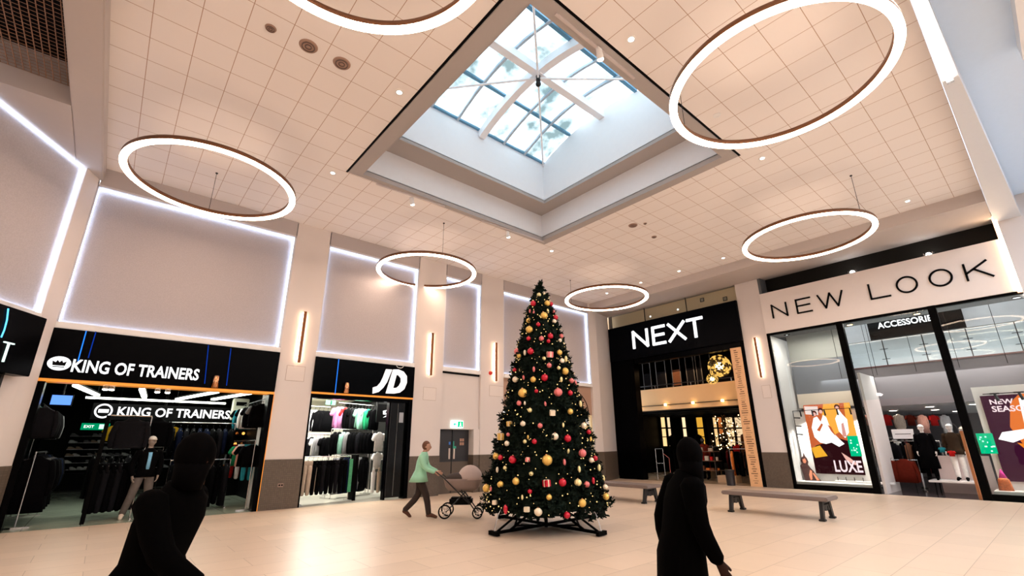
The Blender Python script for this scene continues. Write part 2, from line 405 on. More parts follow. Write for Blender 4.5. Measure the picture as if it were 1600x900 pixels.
for x in (SX0, SX1):
    for y in (SY0, SY1):
        b = MB(); b.cyl(hub, (x-ox, y-oy, -.02), .028, n=8); b.cyl((x-ox, y-oy, -.10), (x-ox, y-oy, .05), .05, n=8); b.build('tie_rod', rib_white, sk)

# left wall (the one with the trainer and sports shops)
PIL = [(-1.49, -1.28), (3.38, 4.37), (7.66, 8.80), (10.50, 11.62), (17.02, 17.60)]
BAYS = [(-1.28, 3.38), (4.37, 7.66), (8.80, 10.50), (11.62, 17.02)]
for x0, x1 in PIL[1:4]:
    b = MB(); b.box(x0, x1, 0, 1.2, 0, CZ+.2); struct('pillar', b, white_wall, FL)
    b = MB(); b.box(x0-.005, x1+.005, -.018, .3, 0, 1.25); struct('trim_dado', b, brown_tile, FL)
# corner pillar between the diagonal wall and the left wall
q0 = FD @ Vector((-.30, 0, 0)); q1 = FD @ Vector((0, 0, 0))
b = MB(); b.slab([(q1.x, q1.y), (-1.28, 14.05), (-1.28, 15.2), (-2.6, 15.2), (q0.x-.3, q0.y+.4)], 0, BZ+.1); struct('pillar', b, white_wall)
b = MB(); b.slab([(q1.x+.012, q1.y-.02), (-1.27, 14.03), (-1.27, 14.4), (q1.x-.1, q1.y+.2)], 0, 1.25); struct('trim_dado', b, brown_tile)
b = MB(); b.slab([(17.02, 14.11), (17.55, 14.11), (19.4, 14.78), (19.4, 15.6), (17.02, 15.6)], 0, CZ+.1); struct('pillar', b, white_wall)
b = MB(); b.slab([(17.01, 14.09), (17.56, 14.09), (19.39, 14.755), (19.39, 14.9), (17.01, 14.3)], 0, 1.25); struct('trim_dado', b, brown_tile)
PZ0, PZ1 = 4.30, 7.74
for n, (x0, x1) in enumerate(BAYS):
    b = MB(); b.box(x0+.03, x1-.03, .0, .3, PZ1+.02, CZ+.1); struct('wall_header', b, header_mat, FL)
    b = MB(); b.box(x0, x1, .16, .4, PZ0-.2, PZ1+.1); struct('wall_left_panel', b, fabric_panel, FL)
    b = MB(); b.box(x0, x1, -.01, .16, 4.13, PZ0-.02, bev=.01); struct('trim_ledge', b, white_paint, FL)
    t = thing('light_panel_frame', ['cool white light line around the acoustic panel over the trainer shop', 'cool white light line around the acoustic panel over the JD shop',
        'cool white light line around the narrow acoustic panel over the dark double door', 'cool white light line around the acoustic panel behind the Christmas tree'][n], 'light strip', FL, ((x0+x1)/2, 0, PZ0), group='light lines around the wall panels')
    w, h, d = (x1-x0)/2, PZ1-PZ0, .13
    for nm, q in (('top_strip', (-w+.08, w-.08, d-.04, d, h-.062, h-.04)), ('bottom_strip', (-w+.08, w-.08, d-.02, d, -.015, .0)),
                  ('side_strip', (w-.076, w-.052, d-.04, d, .0, h-.04)), ('side_strip', (-w+.035, -w+.05, d-.02, d, .0, h-.04))):
        b = MB(); b.box(*q); b.build(nm, led_glow, t)
    b = MB(); b.box(-w+.0, w, .0, .14, h-.03, h+.02); b.box(w-.05, w, 0, .14, 0, h); b.box(-w, -w+.03, 0, .14, 0, h); b.build('recess_frame', mat('recess_frame', (.60, .61, .66), .6), t)
# diagonal wall at the far left
b = MB(); b.box(-5.5, -.02, .10, .4, 4.3, 7.95); struct('wall_diagonal', b, fabric_panel, FD)
b = MB(); b.box(-5.5, -.0, -.02, .16, 4.17, 4.3); struct('trim_ledge', b, white_paint, FD)
b = MB(); b.box(-5.5, -.42, .0, .5, 0, 4.2); struct('wall_diagonal_lower', b, near_black, FD)
b = MB(); b.box(-.46, -.0, -.0, .5, 0, 4.2); struct('pillar', b, white_wall, FD)
b = MB(); b.box(-.47, .0, -.018, .1, 0, 1.25); struct('trim_dado', b, brown_tile, FD)
t = thing('light_panel_frame', 'cool white light line around the slanted acoustic panel at the far left', 'light strip', FD, (0, 0, 4.3), group='light lines around the wall panels')
for nm, q in (('top_strip', (-5.5, -.02, .05, .08, 3.52, 3.545)), ('bottom_strip', (-5.5, -.06, .05, .08, .0, .018)), ('side_strip', (-.052, -.03, .05, .08, 0, 3.5))):
    b = MB(); b.box(*q); b.build(nm, led_glow, t)

# bulkhead towards the right wall, soffit, right wall pillars
b = MB(); b.slab([(17.13, .06), (17.35, .06), (17.35, 14.2), (17.13, 14.2)], BZ, CZ+.1); struct('beam', b, beam_mat)
b = MB(); b._add([Vector(v) for v in ((17.35, .06, BZ+.003), (17.35, 14.9, BZ+.003), (20.3, 14.9, 8.16), (20.3, .06, 8.16), (17.35, .06, 8.3), (17.35, 14.9, 8.3), (20.3, 14.9, 8.5), (20.3, .06, 8.5))],
    [(0, 1, 2, 3), (7, 6, 5, 4), (0, 4, 5, 1), (1, 5, 6, 2), (2, 6, 7, 3), (3, 7, 4, 0)]); struct('soffit', b, beam_mat)
NPX0, NPX1 = -7.95, -7.02      # the pillar between the two right hand shops
b = MB(); b.box(NPX0, NPX1, 0, 1.0, 0, 8.4); struct('pillar', b, white_wall, FR)
b = MB(); b.box(NPX0-.005, NPX1+.005, -.018, .3, 0, 1.25); struct('trim_dado', b, brown_tile, FR)
b = MB(); b.box(.02, .55, -.25, 1.0, 0, 8.5); struct('pillar', b, white_wall, FR)
# beams over the camera's side and the left
b = MB(); b.slab([(-9, .05), (19.6, .05), (19.6, -.53), (10.4, -.18), (8, -.11), (-9, -.11)], BZ, 8.7); struct('beam', b, mat('beam_white', (.66, .69, .74), .6))
b = MB(); b.box(-1.69, -1.21, -9, 14.11, BZ, 8.9, bev=.02); struct('beam', b, beam_mat)
b = MB(); b.box(-9, -1.69, 11.03, 15.2, BZ, 8.9); struct('soffit', b, beam_mat)
b = MB(); b.box(-9, -1.69, -9, 11.03, 8.75, 8.85); struct('ceiling_left', b, near_black)
gm = mat('grille_metal', (.30, .17, .11), .5, spec=.2)
g = thing('ceiling_grille', 'dark square mesh grille set in the ceiling at the upper left corner', 'grille', FW, (-3.2, 9, 8.24))
b = MB()
for i in range(24): b.box(1.49-i*.1-.006, 1.49-i*.1+.006, -3, 2.0, -.005, .012)
b.build('grille_bars', gm, g)
b = MB()
for i in range(50): b.box(-.9, 1.5, 2.0-i*.1-.003, 2.0-i*.1+.003, 0, .008)
b.build('cross_bars', gm, g)
# ceilings and walls of the hall beyond the beams
b = MB(); b.box(-9, 26, -9, .1, 8.62, 8.75); struct('ceiling_side_hall', b, mat('side_ceiling', (.62, .76, .93), .8))  # cool daylight is put into the pale blue base colour
b = MB(); b.box(19.4, 19.95, -.9, -.53, 0, 8.62); b.box(19.95, 21.0, -9, -.56, 0, 8.62); struct('wall_side_hall', b, white_wall)
b = MB(); b.box(-9, 20, -9.2, -9, 0, 8.7); struct('wall_back', b, white_wall)
b = MB(); b.box(-9.2, -9, -9, 15, 0, 8.7); struct('wall_far_left', b, white_wall)
b = MB(); b.box(-9, 11.6, -1.5, -1.02, 8.3, 8.62); struct('beam', b, white_paint)
# light line under the beam and the light line on the right pillar
t = thing('linear_light', 'long bright light line running along the ceiling beam at the upper right', 'light strip', FW, (6.0, -.055, BZ-.004))
b = MB(); b.box(-5, 4.42, -.034, .034, -.03, .0); b.build('diffuser', glow('beam_diffuser', (1, .84, .70), 16), t)
b = MB(); b.box(4.42, 4.50, -.05, .05, -.05, .0); b.build('end_cap', chrome, t)
t = thing('linear_light', 'upright bright light line on the pillar to the right of the white shop sign', 'light strip', FR, (-.03, -.04, 0))
b = MB(); b.box(-.045, .045, -.05, .0, 5.70, 8.12); b.build('diffuser', glow('pillar_diffuser', (1, .68, .42), 15), t)
b = MB(); b.box(-.055, .055, .0, .05, 5.68, 8.14); b.build('housing', bronze, t)

# ================================================================== CEILING FITTINGS
def ring_lamp(cx, cy, label, angs, z=7.08, R=1.57):
    t = thing('ring_pendant', label, 'pendant light', FW, (cx, cy, z), group='ring pendants under the ceiling')
    b = MB(); b.ring((0, 0, 0), R, .13, .014, .10); b.build('housing', bronze, t, True)
    b = MB(); b.ring((0, 0, 0), R, .125, -.012, .012); b.build('diffuser', ring_glow, t, True)
    for a in angs:
        x, y = (R-.02)*math.cos(a), (R-.02)*math.sin(a)
        b = MB(); b.cyl((x, y, .08), (x, y, CZ-z), .006, n=5); b.cyl((x, y, CZ-z-.02), (x, y, CZ-z), .03, n=10); b.build('suspension_wire', dark_metal, t)
    return t
ring_lamp(.81, 11.03, 'warm glowing ring lamp hanging in front of the trainer shop light panel', (1.50,))
ring_lamp(7.20, 12.76, 'warm glowing ring lamp hanging between the JD shop and the tree', (-1.8,))
ring_lamp(14.22, 10.83, 'small looking warm ring lamp just right of the tree top', (1.83,))
ring_lamp(14.10, 3.62, 'warm glowing ring lamp in front of the white shop sign with black letters', (-1.95,))
ring_lamp(7.18, 1.80, 'largest looking warm ring lamp, right of the skylight', (1.6,))
ring_lamp(.95, 3.62, 'warm ring lamp cut by the top edge, left of the skylight', (2.9,))
for k, p in enumerate([(624, 144), (520, 270), (986, 61), (1191, 247), (1418, 314), (1130, 403), (862, 392), (1061, 423.5), (1001, 441.5), (948, 458), (1120, 180)]):
    x, y = HP(*p, z=CZ)
    lab = ['lit downlight left of the skylight near its middle', 'lit downlight by the left corner of the skylight', 'lit downlight right of the skylight track light',
           'lit downlight right of the skylight\'s right corner', 'lit downlight at the right end of the ceiling above the white sign', 'lit downlight near the bulkhead above the NEXT sign',
           'lit downlight right below the near corner of the skylight', 'lit downlight above the letters of the NEXT sign', 'lit downlight above the right of the tree\'s ring lamp',
           'lit downlight seen through the small ring right of the tree', 'faint downlight inside the biggest ring lamp'][k]
    t = thing('downlight', lab, 'downlight', FW, (x, y, CZ), group='round downlights in the tiled ceiling')
    b = MB(); b.ring((0, 0, 0), .065, .03, -.012, .0, 24); b.build('bezel', white_paint, t)
    b = MB(); b.cyl((0, 0, -.006), (0, 0, 0), .052, n=20); b.build('lens', down_glow if k != 10 else white_paint, t)
for p, lab, rr in (((423, 44), 'smallest of the three round ceiling vents left of the skylight', .08), ((482, 72), 'middle one of the three round ceiling vents left of the skylight', .14),
               ((534, 99), 'round ceiling vent closest to the skylight of the three in a row', .14), ((989, 352), 'round grey ceiling speaker right of the skylight corner', .13), ((1008, 349), 'tiny dark smoke detector beside the grey ceiling speaker', .05), ((1022, 370), 'dark round sensor below the grey ceiling speaker', .08)):
    x, y = HP(*p, z=CZ)
    t = thing('ceiling_vent', lab, 'vent', FW, (x, y, CZ), group='round vents and sensors in the tiled ceiling')
    b = MB(); b.cyl((0, 0, -.02), (0, 0, 0), rr, rr*1.1, 24); b.build('body', mat('vent_brown', (.34, .22, .17), .6), t)
    b = MB(); b.ring((0, 0, 0), rr*.72, rr*.12, -.03, -.019, 24); b.ring((0, 0, 0), rr*.35, rr*.12, -.03, -.019, 24); b.build('louvre', mat('vent_dark', (.12, .08, .07), .6), t)
def track(a, bb, spot, lab):
    (x0, y0), (x1, y1) = HP(*a, z=CZ-.04), HP(*bb, z=CZ-.04)
    t = thing('track_light', lab, 'track light', FW, ((x0+x1)/2, (y0+y1)/2, CZ-.03), group='track lights on the skylight trim')
    d = Vector((x1-x0, y1-y0, 0))/2
    b = MB(); b.bar(-d+Vector((0, 0, -.015)), d+Vector((0, 0, -.015)), .05, .03); b.build('track', mat('track_grey', (.55, .5, .5), .4), t)
    if spot:
        x, y = HP(*spot, z=CZ-.12); p = Vector((x-(x0+x1)/2, y-(y0+y1)/2, 0))
        s = MB(); s.box(p.x-.05, p.x+.05, p.y-.03, p.y+.03, -.07, -.03); s.cyl((p.x, p.y, -.06), (p.x+.05, p.y+.02, -.22), .05, .06, 14); h = s.build('spot_head', white_paint, t, False)
        s = MB(); s.cyl((p.x+.05, p.y+.02, -.215), (p.x+.051, p.y+.0205, -.228), .052, n=14); s.build('lens', shop_glow2, h)
track((868, 21), (991, 122), (936, 80), 'white track light with one spot on the right trim of the skylight')
track((588, 287), (695, 322), (643, 312), 'track light with one spot at the lower left trim of the skylight')
track((752, 344), (850, 378), (793, 364), 'track light with a lit spot near the near corner of the skylight')

# ================================================================== PILLAR FITTINGS
def sconce(F, fp, top, bot, lab):
    x0, z1 = fp(*top); x1, z0 = fp(*bot); x = (x0+x1)/2
    t = thing('wall_sconce', lab, 'wall light', F, (x, -.001, z0), group='upright bar lights on the pillars')
    h = z1-z0
    b = MB(); b.box(-.038, .038, -.13, -.06, 0, h, bev=.006); b.build('bar', mat('sconce_wood', (.24, .085, .03), .5, spec=.2), t)
    for s in (-1, 1):
        b = MB(); b.box(s*.040-.014, s*.040+.014, -.058, -.02, .02, h-.02); b.build('light_strip', sconce_glow, t)
    b = MB(); b.box(-.03, .03, -.055, 0, .1, .2); b.box(-.03, .03, -.055, 0, h-.2, h-.1); b.box(-.06, .06, -.02, 0, .02, h-.02); b.build('bracket', white_paint, t)
sconce(FL, LP, (476, 488), (465, 567), 'lit wooden bar light on the pillar between the trainer shop and JD')
sconce(FL, LP, (674, 521), (671, 587), 'lit wooden bar light on the pillar right of the JD sign')
sconce(FL, LP, (773, 536), (773, 596), 'lit wooden bar light with a red alarm beside it, left of the tree')
sconce(FR, RP, (1180, 528), (1192, 590), 'lit wooden bar light on the pillar between NEXT and the white sign')
for a, c, F, fp, lab in (((449, 571), (474, 596), FL, LP, 'square access panel under the bar light beside the trainer shop'), ((662, 605), (681, 614), FL, LP, 'faint square access panel under the bar light right of JD'),
                     ((765, 602), (786, 620), FL, LP, 'square access panel under the bar light left of the tree'), ((1190, 603), (1206, 621), FR, RP, 'faint access panel under the bar light beside NEXT')):
    x0, z1 = fp(*a); x1, z0 = fp(*c)
    if z1-z0 < .3: z0 = z1-.42
    t = thing('access_panel', lab, 'access panel', F, ((x0+x1)/2, 0, z0), group='access panels below the bar lights')
    w, h = abs(x1-x0)/2, z1-z0
    b = MB(); b.box(-w, w, -.006, .01, 0, h); b.build('door_leaf', mat('access_white', (.72, .66, .63), .7), t)
    b = MB(); b.box(-w-.008, w+.008, -.003, .01, -.008, h+.008); b.build('gap', mat('gap_brown', (.33, .24, .19), .8), t)
x, z = LP(766, 583); t = thing('fire_alarm', 'small red fire alarm sounder beside the bar light left of the tree', 'alarm', FL, (x, 0, z))
b = MB(); b.cyl((0, -.07, 0), (0, 0, 0), .06, .075, 20); b.build('body', mat('alarm_red', (.75, .02, .01), .4), t); b = MB(); b.cyl((0, -.09, 0), (0, -.07, 0), .03, n=16); b.build('sounder', mat('alarm_red_dark', (.4, .01, .01), .4), t)
x, z = LP(438, 758); t = thing('wall_socket', 'metal double socket on the brown dado right of the trainer shop', 'socket', FL, (x, -.018, z))
b = MB(); b.box(-.07, .07, -.012, 0, -.045, .045, bev=.004); b.build('plate', mat('socket_plate', (.32, .22, .19), .35, .6), t); b = MB(); b.box(-.055, -.01, -.016, -.011, -.02, .02); b.box(.01, .055, -.016, -.011, -.02, .02); b.build('outlet', near_black, t)

# ================================================================== DOUBLE DOOR BAY
b = MB(); b.box(8.80, 10.50, 0, .6, -.2, 0); struct('floor_door_bay', b, floor_mat, FL)
b = MB(); b.box(17.02, 19.4, 0, .8, -.2, 0); struct('floor_corner', b, floor_mat, FL)
b = MB(); b.box(8.80, 10.50, .47, .55, 0, 2.2); struct('wall_behind_door', b, near_black, FL)
b = MB(); b.box(8.80, 10.50, .10, .5, 2.12, 4.10, bev=.01); struct('wall_door_bay', b, white_wall, FL)
b = MB(); b.box(8.80, 10.50, .08, .12, 4.06, 4.13); struct('trim_shadow', b, near_black, FL)
b = MB(); b.box(10.24, 10.5, .03, .6, 0, 2.14); struct('wall_door_jamb', b, white_wall, FL)
b = MB(); b.box(10.235, 10.5, .02, .6, 0, 1.25); struct('trim_dado', b, brown_tile, FL)
t = thing('double_door', 'dark double door with brown kick panels and pull plates under the exit sign', 'door', FL, (9.51, .34, 0))
for s, x0, x1 in ((-1, -.71, -.012), (1, .012, .73)):
    b = MB(); b.box(x0, x1, 0, .06, 0, 2.12); lf = b.build('door_leaf', mat('door_black', (.018, .018, .022), .4), t)
    b = MB(); b.box(x0+.01, x1-.01, -.006, .0, .0, 1.03); b.build('kick_panel', mat('door_brown', (.10, .076, .058), .55), lf)
    b = MB(); b.box(s*.10-.035, s*.10+.035, -.02, 0, 1.12, 1.48, bev=.006); b.build('pull_plate', mat('pull_plate', (.62, .52, .46), .3, .3), lf)
b = MB(); b.box(-.13, -.06, -.008, 0, 1.60, 1.70); b.build('sticker', mat('sticker_blue', (.03, .16, .55), .5), t)
b = MB(); b.box(.04, .17, -.03, -.02, 1.47, 1.55); b.box(.04, .08, -.03, -.02, 1.55, 1.72); b.build('sticker', mat('sticker_green', (.03, .38, .25), .5), t)
b = MB()
for i in range(2):
    for j in range(2): b.box(.34+i*.10, .42+i*.10, -.008, 0, 1.58+j*.13, 1.68+j*.13)
b.build('notice', mat('notice_tan', (.42, .24, .17), .6), t)
x, z = LP(715, 663, .05); t = thing('exit_sign', 'lit green and white emergency exit sign above the dark double door', 'sign', FL, (x, .08, z))
b = MB(); b.box(-.26, .24, -.04, .02, -.12, .12, bev=.01); b.build('body', glow('exit_white', (.80, 1, .92), 1.7), t)
b = MB(); b.box(.0, .22, -.048, -.041, -.10, .10); g = b.build('green_panel', glow('exit_green', (.0, .42, .16), 1.0), t)
b = MB(); b.ball((.11, -.052, .055), .018, 10, 8); b.prism([(.09, .035), (.13, .035), (.135, -.02), (.16, -.08), (.14, -.08), (.11, -.03), (.08, -.08), (.06, -.08), (.09, -.015)], -.056, -.049); b.build('running_figure', sign_white, g)
b = MB(); b.prism([(-.20, 0), (-.12, .06), (-.12, .02), (-.05, .02), (-.05, -.02), (-.12, -.02), (-.12, -.06)], -.048, -.041); b.build('arrow', glow('exit_arrow', (.02, .5, .35), .9), t)

# bay behind the tree
b = MB(); b.box(11.62, 17.02, .12, .4, 2.85, 4.13); struct('wall_bay_shutter', b, mat('shutter_brown', (.42, .27, .20), .6), FL)
b = MB(); b.box(11.62, 17.02, 1.4, 1.6, 0, 2.9); struct('wall_bay_back', b, mat('bay_back', (.16, .19, .17), .6), FL)
b = MB(); b.box(11.62, 17.02, 0, 1.6, -.2, 0); struct('floor_bay', b, floor_mat, FL)
x, z = LP(910, 620); t = thing('cable', 'thin curved black cable on the brown shutter right of the tree', 'cable', FL, (0, 0, 0))
b = MB(); b.path([Vector((15.4+1.35*math.sin(a), .10, 2.95+1.05*math.cos(a))) for a in [i*PI/2/10 for i in range(11)]], .018, 6); b.build('cable', near_black, t)
t = thing('door_post', 'pale yellow upright post in the opening right of the tree', 'post', FL, (16.86, .05, 0)); b = MB(); b.box(-.06, .06, 0, .12, 0, 2.85); b.build('post', mat('cream_post', (.8, .68, .42), .5), t)
# ================================================================== FIGURES AND CLOTHES
def limb(mb, pts, rad, n=12, sub=3):
    """smooth tube through points with changing radius, rounded ends"""
    P = [Vector(p) for p in pts]; R = list(rad); PP, RR = [], []
    for i in range(len(P)-1):
        p0, p1, p2, p3 = P[max(i-1, 0)], P[i], P[i+1], P[min(i+2, len(P)-1)]
        for k in range(sub):
            t = k/sub; PP.append(.5*((2*p1)+(p2-p0)*t+(2*p0-5*p1+4*p2-p3)*t*t+(3*p1-p0-3*p2+p3)*t**3)); RR.append(R[i]*(1-t)+R[i+1]*t)
    PP.append(P[-1]); RR.append(R[-1])
    d0 = (PP[1]-PP[0]).normalized(); d1 = (PP[-1]-PP[-2]).normalized()
    PP = [PP[0]-d0*RR[0]*.6]+PP+[PP[-1]+d1*RR[-1]*.6]; RR = [RR[0]*.55]+RR+[RR[-1]*.55]
    u = d0.orthogonal().normalized(); vs = []
    for i, p in enumerate(PP):
        a = PP[max(i-1, 0)]; b = PP[min(i+1, len(PP)-1)]; d = (b-a).normalized()
        u = (u-d*u.dot(d)).normalized(); v = d.cross(u)
        vs += [p+(u*math.cos(2*PI*j/n)+v*math.sin(2*PI*j/n))*RR[i] for j in range(n)]
    f = []
    for k in range(len(PP)-1):
        for j in range(n): f.append((k*n+j, k*n+(j+1) % n, (k+1)*n+(j+1) % n, (k+1)*n+j))
    f += [tuple(range(n-1, -1, -1)), tuple(range((len(PP)-1)*n, len(PP)*n))]
    mb._add(vs, f)
STAND = dict(pelvis=(0, 0, .95), waist=(0, 0, 1.08), chest=(0, 0, 1.28), nb=(0, 0, 1.44), neck=(0, -.01, 1.52), head=(0, -.02, 1.635),
    shL=(-.175, 0, 1.41), elL=(-.23, .02, 1.13), wrL=(-.24, -.06, .89), shR=(.175, 0, 1.41), elR=(.23, .02, 1.13), wrR=(.24, -.06, .89),
    hiL=(-.09, 0, .92), knL=(-.10, -.01, .50), anL=(-.10, .02, .09), toL=(-.115, -.14, .035), hiR=(.09, 0, .92), knR=(.10, -.01, .50), anR=(.10, .02, .09), toR=(.115, -.14, .035))
SKINS = {}
def skin_mesh(J, name):
    """one continuous body surface grown on the joint graph"""
    V, E, R = [], [], []
    def add(p, r, parent=None):
        V.append(Vector(p)); R.append(r)
        if parent is not None: E.append((parent, len(V)-1))
        return len(V)-1
    pe = add(J['pelvis'], .125); wa = add(J['waist'], .115, pe); ch = add(J['chest'], .135, wa); nb = add(J['nb'], .075, ch); ne = add(J['neck'], .052, nb)
    hd = Vector(J['head']); add(Vector(J['neck']).lerp(hd, .75), .06, ne)
    for s in 'LR':
        sh = add(J['sh'+s], .062, ch); el = add(J['el'+s], .043, sh); wr = add(J['wr'+s], .027, el)
        e, w = Vector(J['el'+s]), Vector(J['wr'+s]); d = (w-e).normalized()
        side = Vector((-1 if s == 'L' else 1, 0, 0)); fwd = Vector((0, -1, 0)); fwd = (fwd-d*fwd.dot(d)).normalized(); inn = d.cross(fwd).normalized()
        if inn.dot(side) > 0: inn = -inn
        pa = add(w+d*.055, .030, wr)
        for k, (off, L) in enumerate(((-.030, .060), (-.010, .072), (.011, .068), (.031, .052))):
            b0 = w+d*.095+fwd*(-off)
            f0 = add(b0, .0095, pa); f1 = add(b0+d*L*.55+inn*.012, .009, f0); add(b0+d*L*.85+inn*.035, .008, f1)
        t0 = add(w+d*.045+fwd*.038+inn*.010, .012, pa); add(w+d*.088+fwd*.052+inn*.020, .009, t0)
        hi = add(J['hi'+s], .092, pe); kn = add(J['kn'+s], .058, hi); an = add(J['an'+s], .038, kn); add(J['to'+s], .030, an)
    me = bpy.data.meshes.new('sk'); me.from_pydata([tuple(v) for v in V], E, [])
    o = bpy.data.objects.new('sk', me); COL.objects.link(o)
    me.skin_vertices or None
    m = o.modifiers.new('s', 'SKIN')
    if not me.skin_vertices:
        bm = bmesh.new(); bm.from_mesh(me); bm.verts.layers.skin.verify(); bm.to_mesh(me); bm.free()
    for i, sv in enumerate(me.skin_vertices[0].data): sv.radius = (R[i], R[i]*(.8 if i in (pe, wa, ch) else 1)); sv.use_root = (i == 0)
    s2 = o.modifiers.new('u', 'SUBSURF'); s2.levels = 1; s2.render_levels = 1
    dg = bpy.context.evaluated_depsgraph_get(); out = bpy.data.meshes.new_from_object(o.evaluated_get(dg)); bpy.data.objects.remove(o)
    b = MB(); b.bm.from_mesh(out)
    # head with brow, eyes, nose, mouth, chin and ears, set on the neck
    hdir = (hd-Vector(J['neck'])); lean = math.atan2(-hdir.y, hdir.z)
    yaw = J.get('head_yaw', 0.0)
    def face(v):
        v = v.copy()
        if v.z < -.1: v.x *= 1-.38*(-v.z); v.y = v.y*(1-.12*-v.z)-(.10*-v.z)
        if v.y < -.5:
            ex = abs(v.x)
            if .2 < ex < .6 and -.05 < v.z < .25: v.y += .07
            if ex < .22 and -.35 < v.z < .1: v.y -= .20*(1-ex/.22)*(1 if v.z < -.1 else .6)
            if ex < .3 and -.62 < v.z < -.5: v.y -= .04
        return v
    Mh = Matrix.Translation(hd) @ Matrix.Rotation(yaw, 4, 'Z')
    hb = MB(); hb.ball((0, 0, 0), 1, 24, 18, .078, .098, .118, face)
    for sx in (-1, 1): hb.ball((sx*.078, .012, -.005), .03, 8, 6, .35, .7, 1.0)
    for v in hb.bm.verts: v.co = Mh @ v.co
    tmp = bpy.data.meshes.new('h'); hb.bm.to_mesh(tmp); hb.bm.free(); b.bm.from_mesh(tmp)
    me = b.mesh(name, True); return me
def figure(parent, J, body_mat, scale=1.0, top=None, legs=None, shoe=None, hair=None, coat_len=.78, long_hair=False, open_front=None, cap=None, flare=1.0, hood=False, full=False):
    J = {**STAND, **J}
    def sc_(o): o.scale = (scale,)*3; o.parent = parent; return o
    me = skin_mesh(J, 'body'); me.materials.append(body_mat); o = bpy.data.objects.new('body', me); COL.objects.link(o); sc_(o)
    ch, wa, pe, nb = (Vector(J[k]) for k in ('chest', 'waist', 'pelvis', 'nb'))
    if top:
        hem = pe+Vector((0, 0, coat_len-pe.z)) if coat_len < pe.z else pe
        r = [(hem+Vector((0, .015, 0)), .205*flare, .165*flare), (pe, .19*(1+(flare-1)*.6), .15*(1+(flare-1)*.5)), (wa, .165, .128), (ch, .20, .135), (ch.lerp(nb, .65), .195, .115), (nb+Vector((0, 0, .005)), .12, .09), (nb+Vector((0, -.004, .055)), .068, .068)]
        if coat_len >= pe.z: r = r[1:]
        b = MB(); b.loft([(c, x, y) for c, x, y in r], 20, p=2.4)
        for s in 'LR':
            limb(b, [Vector(J['sh'+s])+Vector((0, 0, .0)), J['el'+s], Vector(J['wr'+s]).lerp(Vector(J['el'+s]), .08)], [.082, .064, .048], 12)
        if hood: b.ball(nb+Vector((0, .07, .04)), .1, 12, 8, 1.2, .8, .8)
        sc_(b.build('jacket', top, None, True))
        if open_front:
            b = MB(); c = ch.lerp(nb, .5); b.loft([(wa+Vector((0, -.02, -.05)), .06, .132), (ch+Vector((0, -.02, 0)), .065, .135), (c+Vector((0, -.01, .04)), .075, .118)], 16); sc_(b.build('shirt', open_front, None, True))
    if legs:
        b = MB()
        b.loft([(pe+Vector((0, 0, -.10)), .15, .115), (pe, .165, .125), (wa, .145, .11)], 18)
        for s in 'LR': limb(b, [J['hi'+s], J['kn'+s], Vector(J['an'+s])+Vector((0, 0, .01))], [.105, .078, .062], 14)
        sc_(b.build('trousers', legs, None, True))
    if shoe:
        for s in 'LR':
            a, t = Vector(J['an'+s]), Vector(J['to'+s]); b = MB(); d = (t-a); d2 = Vector((d.x, d.y, d.z)).normalized()
            limb(b, [a+Vector((0, 0, -.02))-d2*.06*.5+Vector((0, 0, -.01)), a+d*.45+Vector((0, 0, .0)), t+d2*.03], [.048, .046, .033], 12)
            sc_(b.build('shoe', shoe, None, True))
    hd = Vector(J['head']); yaw = J.get('head_yaw', 0.0); Mh = Matrix.Translation(hd) @ Matrix.Rotation(yaw, 4, 'Z')
    if hair:
        b = MB(); b.ball((0, .018, .022), 1, 20, 14, .088, .104, .116, (lambda v: v*1.06) if full else (lambda v: Vector((v.x, v.y if not (v.y < -.2 and v.z < .35) else max(v.y, -.2), v.z))))
        if full: b.loft([((0, .035, -.17), .075, .07), ((0, .03, -.10), .082, .085), ((0, .02, -.02), .084, .10)], 16)
        if long_hair: b.ball((0, .06, -.07), 1, 14, 10, .085, .05, .15)
        for v in b.bm.verts: v.co = Mh @ v.co
        sc_(b.build('hair', hair, None, True))
    if cap:
        b = MB(); b.ball((0, .01, .045), 1, 18, 10, .088, .108, .088, lambda v: Vector((v.x, v.y, max(v.z, -.05)))); b.slab([(-.07, -.06), (-.06, -.15), (0, -.17), (.06, -.15), (.07, -.06)], .045, .057)
        for v in b.bm.verts: v.co = Mh @ v.co
        sc_(b.build('cap', cap, None, True))

# garments: X across the shoulders, Y thickness, hanging from z = 0 (rail)
def g_jacket(h=.72, w=.24, hood=False):
    b = MB(); b.loft([((0, 0, -h), w*1.0, .055), ((0, 0, -h*.6), w*.92, .062), ((0, 0, -.30), w*.95, .062), ((0, 0, -.16), w, .05), ((0, 0, -.11), w*.55, .042), ((0, 0, -.07), w*.28, .035)], 16, p=2.6)
    for s in (-1, 1): limb(b, [(s*w*.9, 0, -.17), (s*w*1.14, .01, -.42), (s*w*1.10, .0, -.68)], [.055, .05, .036], 8, 2)
    if hood: b.ball((0, .04, -.10), .08, 10, 6, 1.2, .7, .9)
    return b.mesh('garment', True)
def g_quilt(h=.70, w=.25):
    b = MB(); rr = []
    n = 14
    for i in range(n+1):
        z = -h+(h-.13)*i/n; k = 1+.06*abs(math.sin(i*PI/2)); rr.append(((0, 0, z), w*k, .075*(1+.25*abs(math.sin(i*PI/2)))))
    rr += [((0, 0, -.11), w*.5, .05), ((0, 0, -.05), w*.34, .045)]
    b.loft(rr, 16, p=2.6)
    for s in (-1, 1): limb(b, [(s*w*.95, 0, -.17), (s*w*1.2, .01, -.42), (s*w*1.16, .0, -.66)], [.07, .065, .05], 8, 2)
    return b.mesh('garment', True)
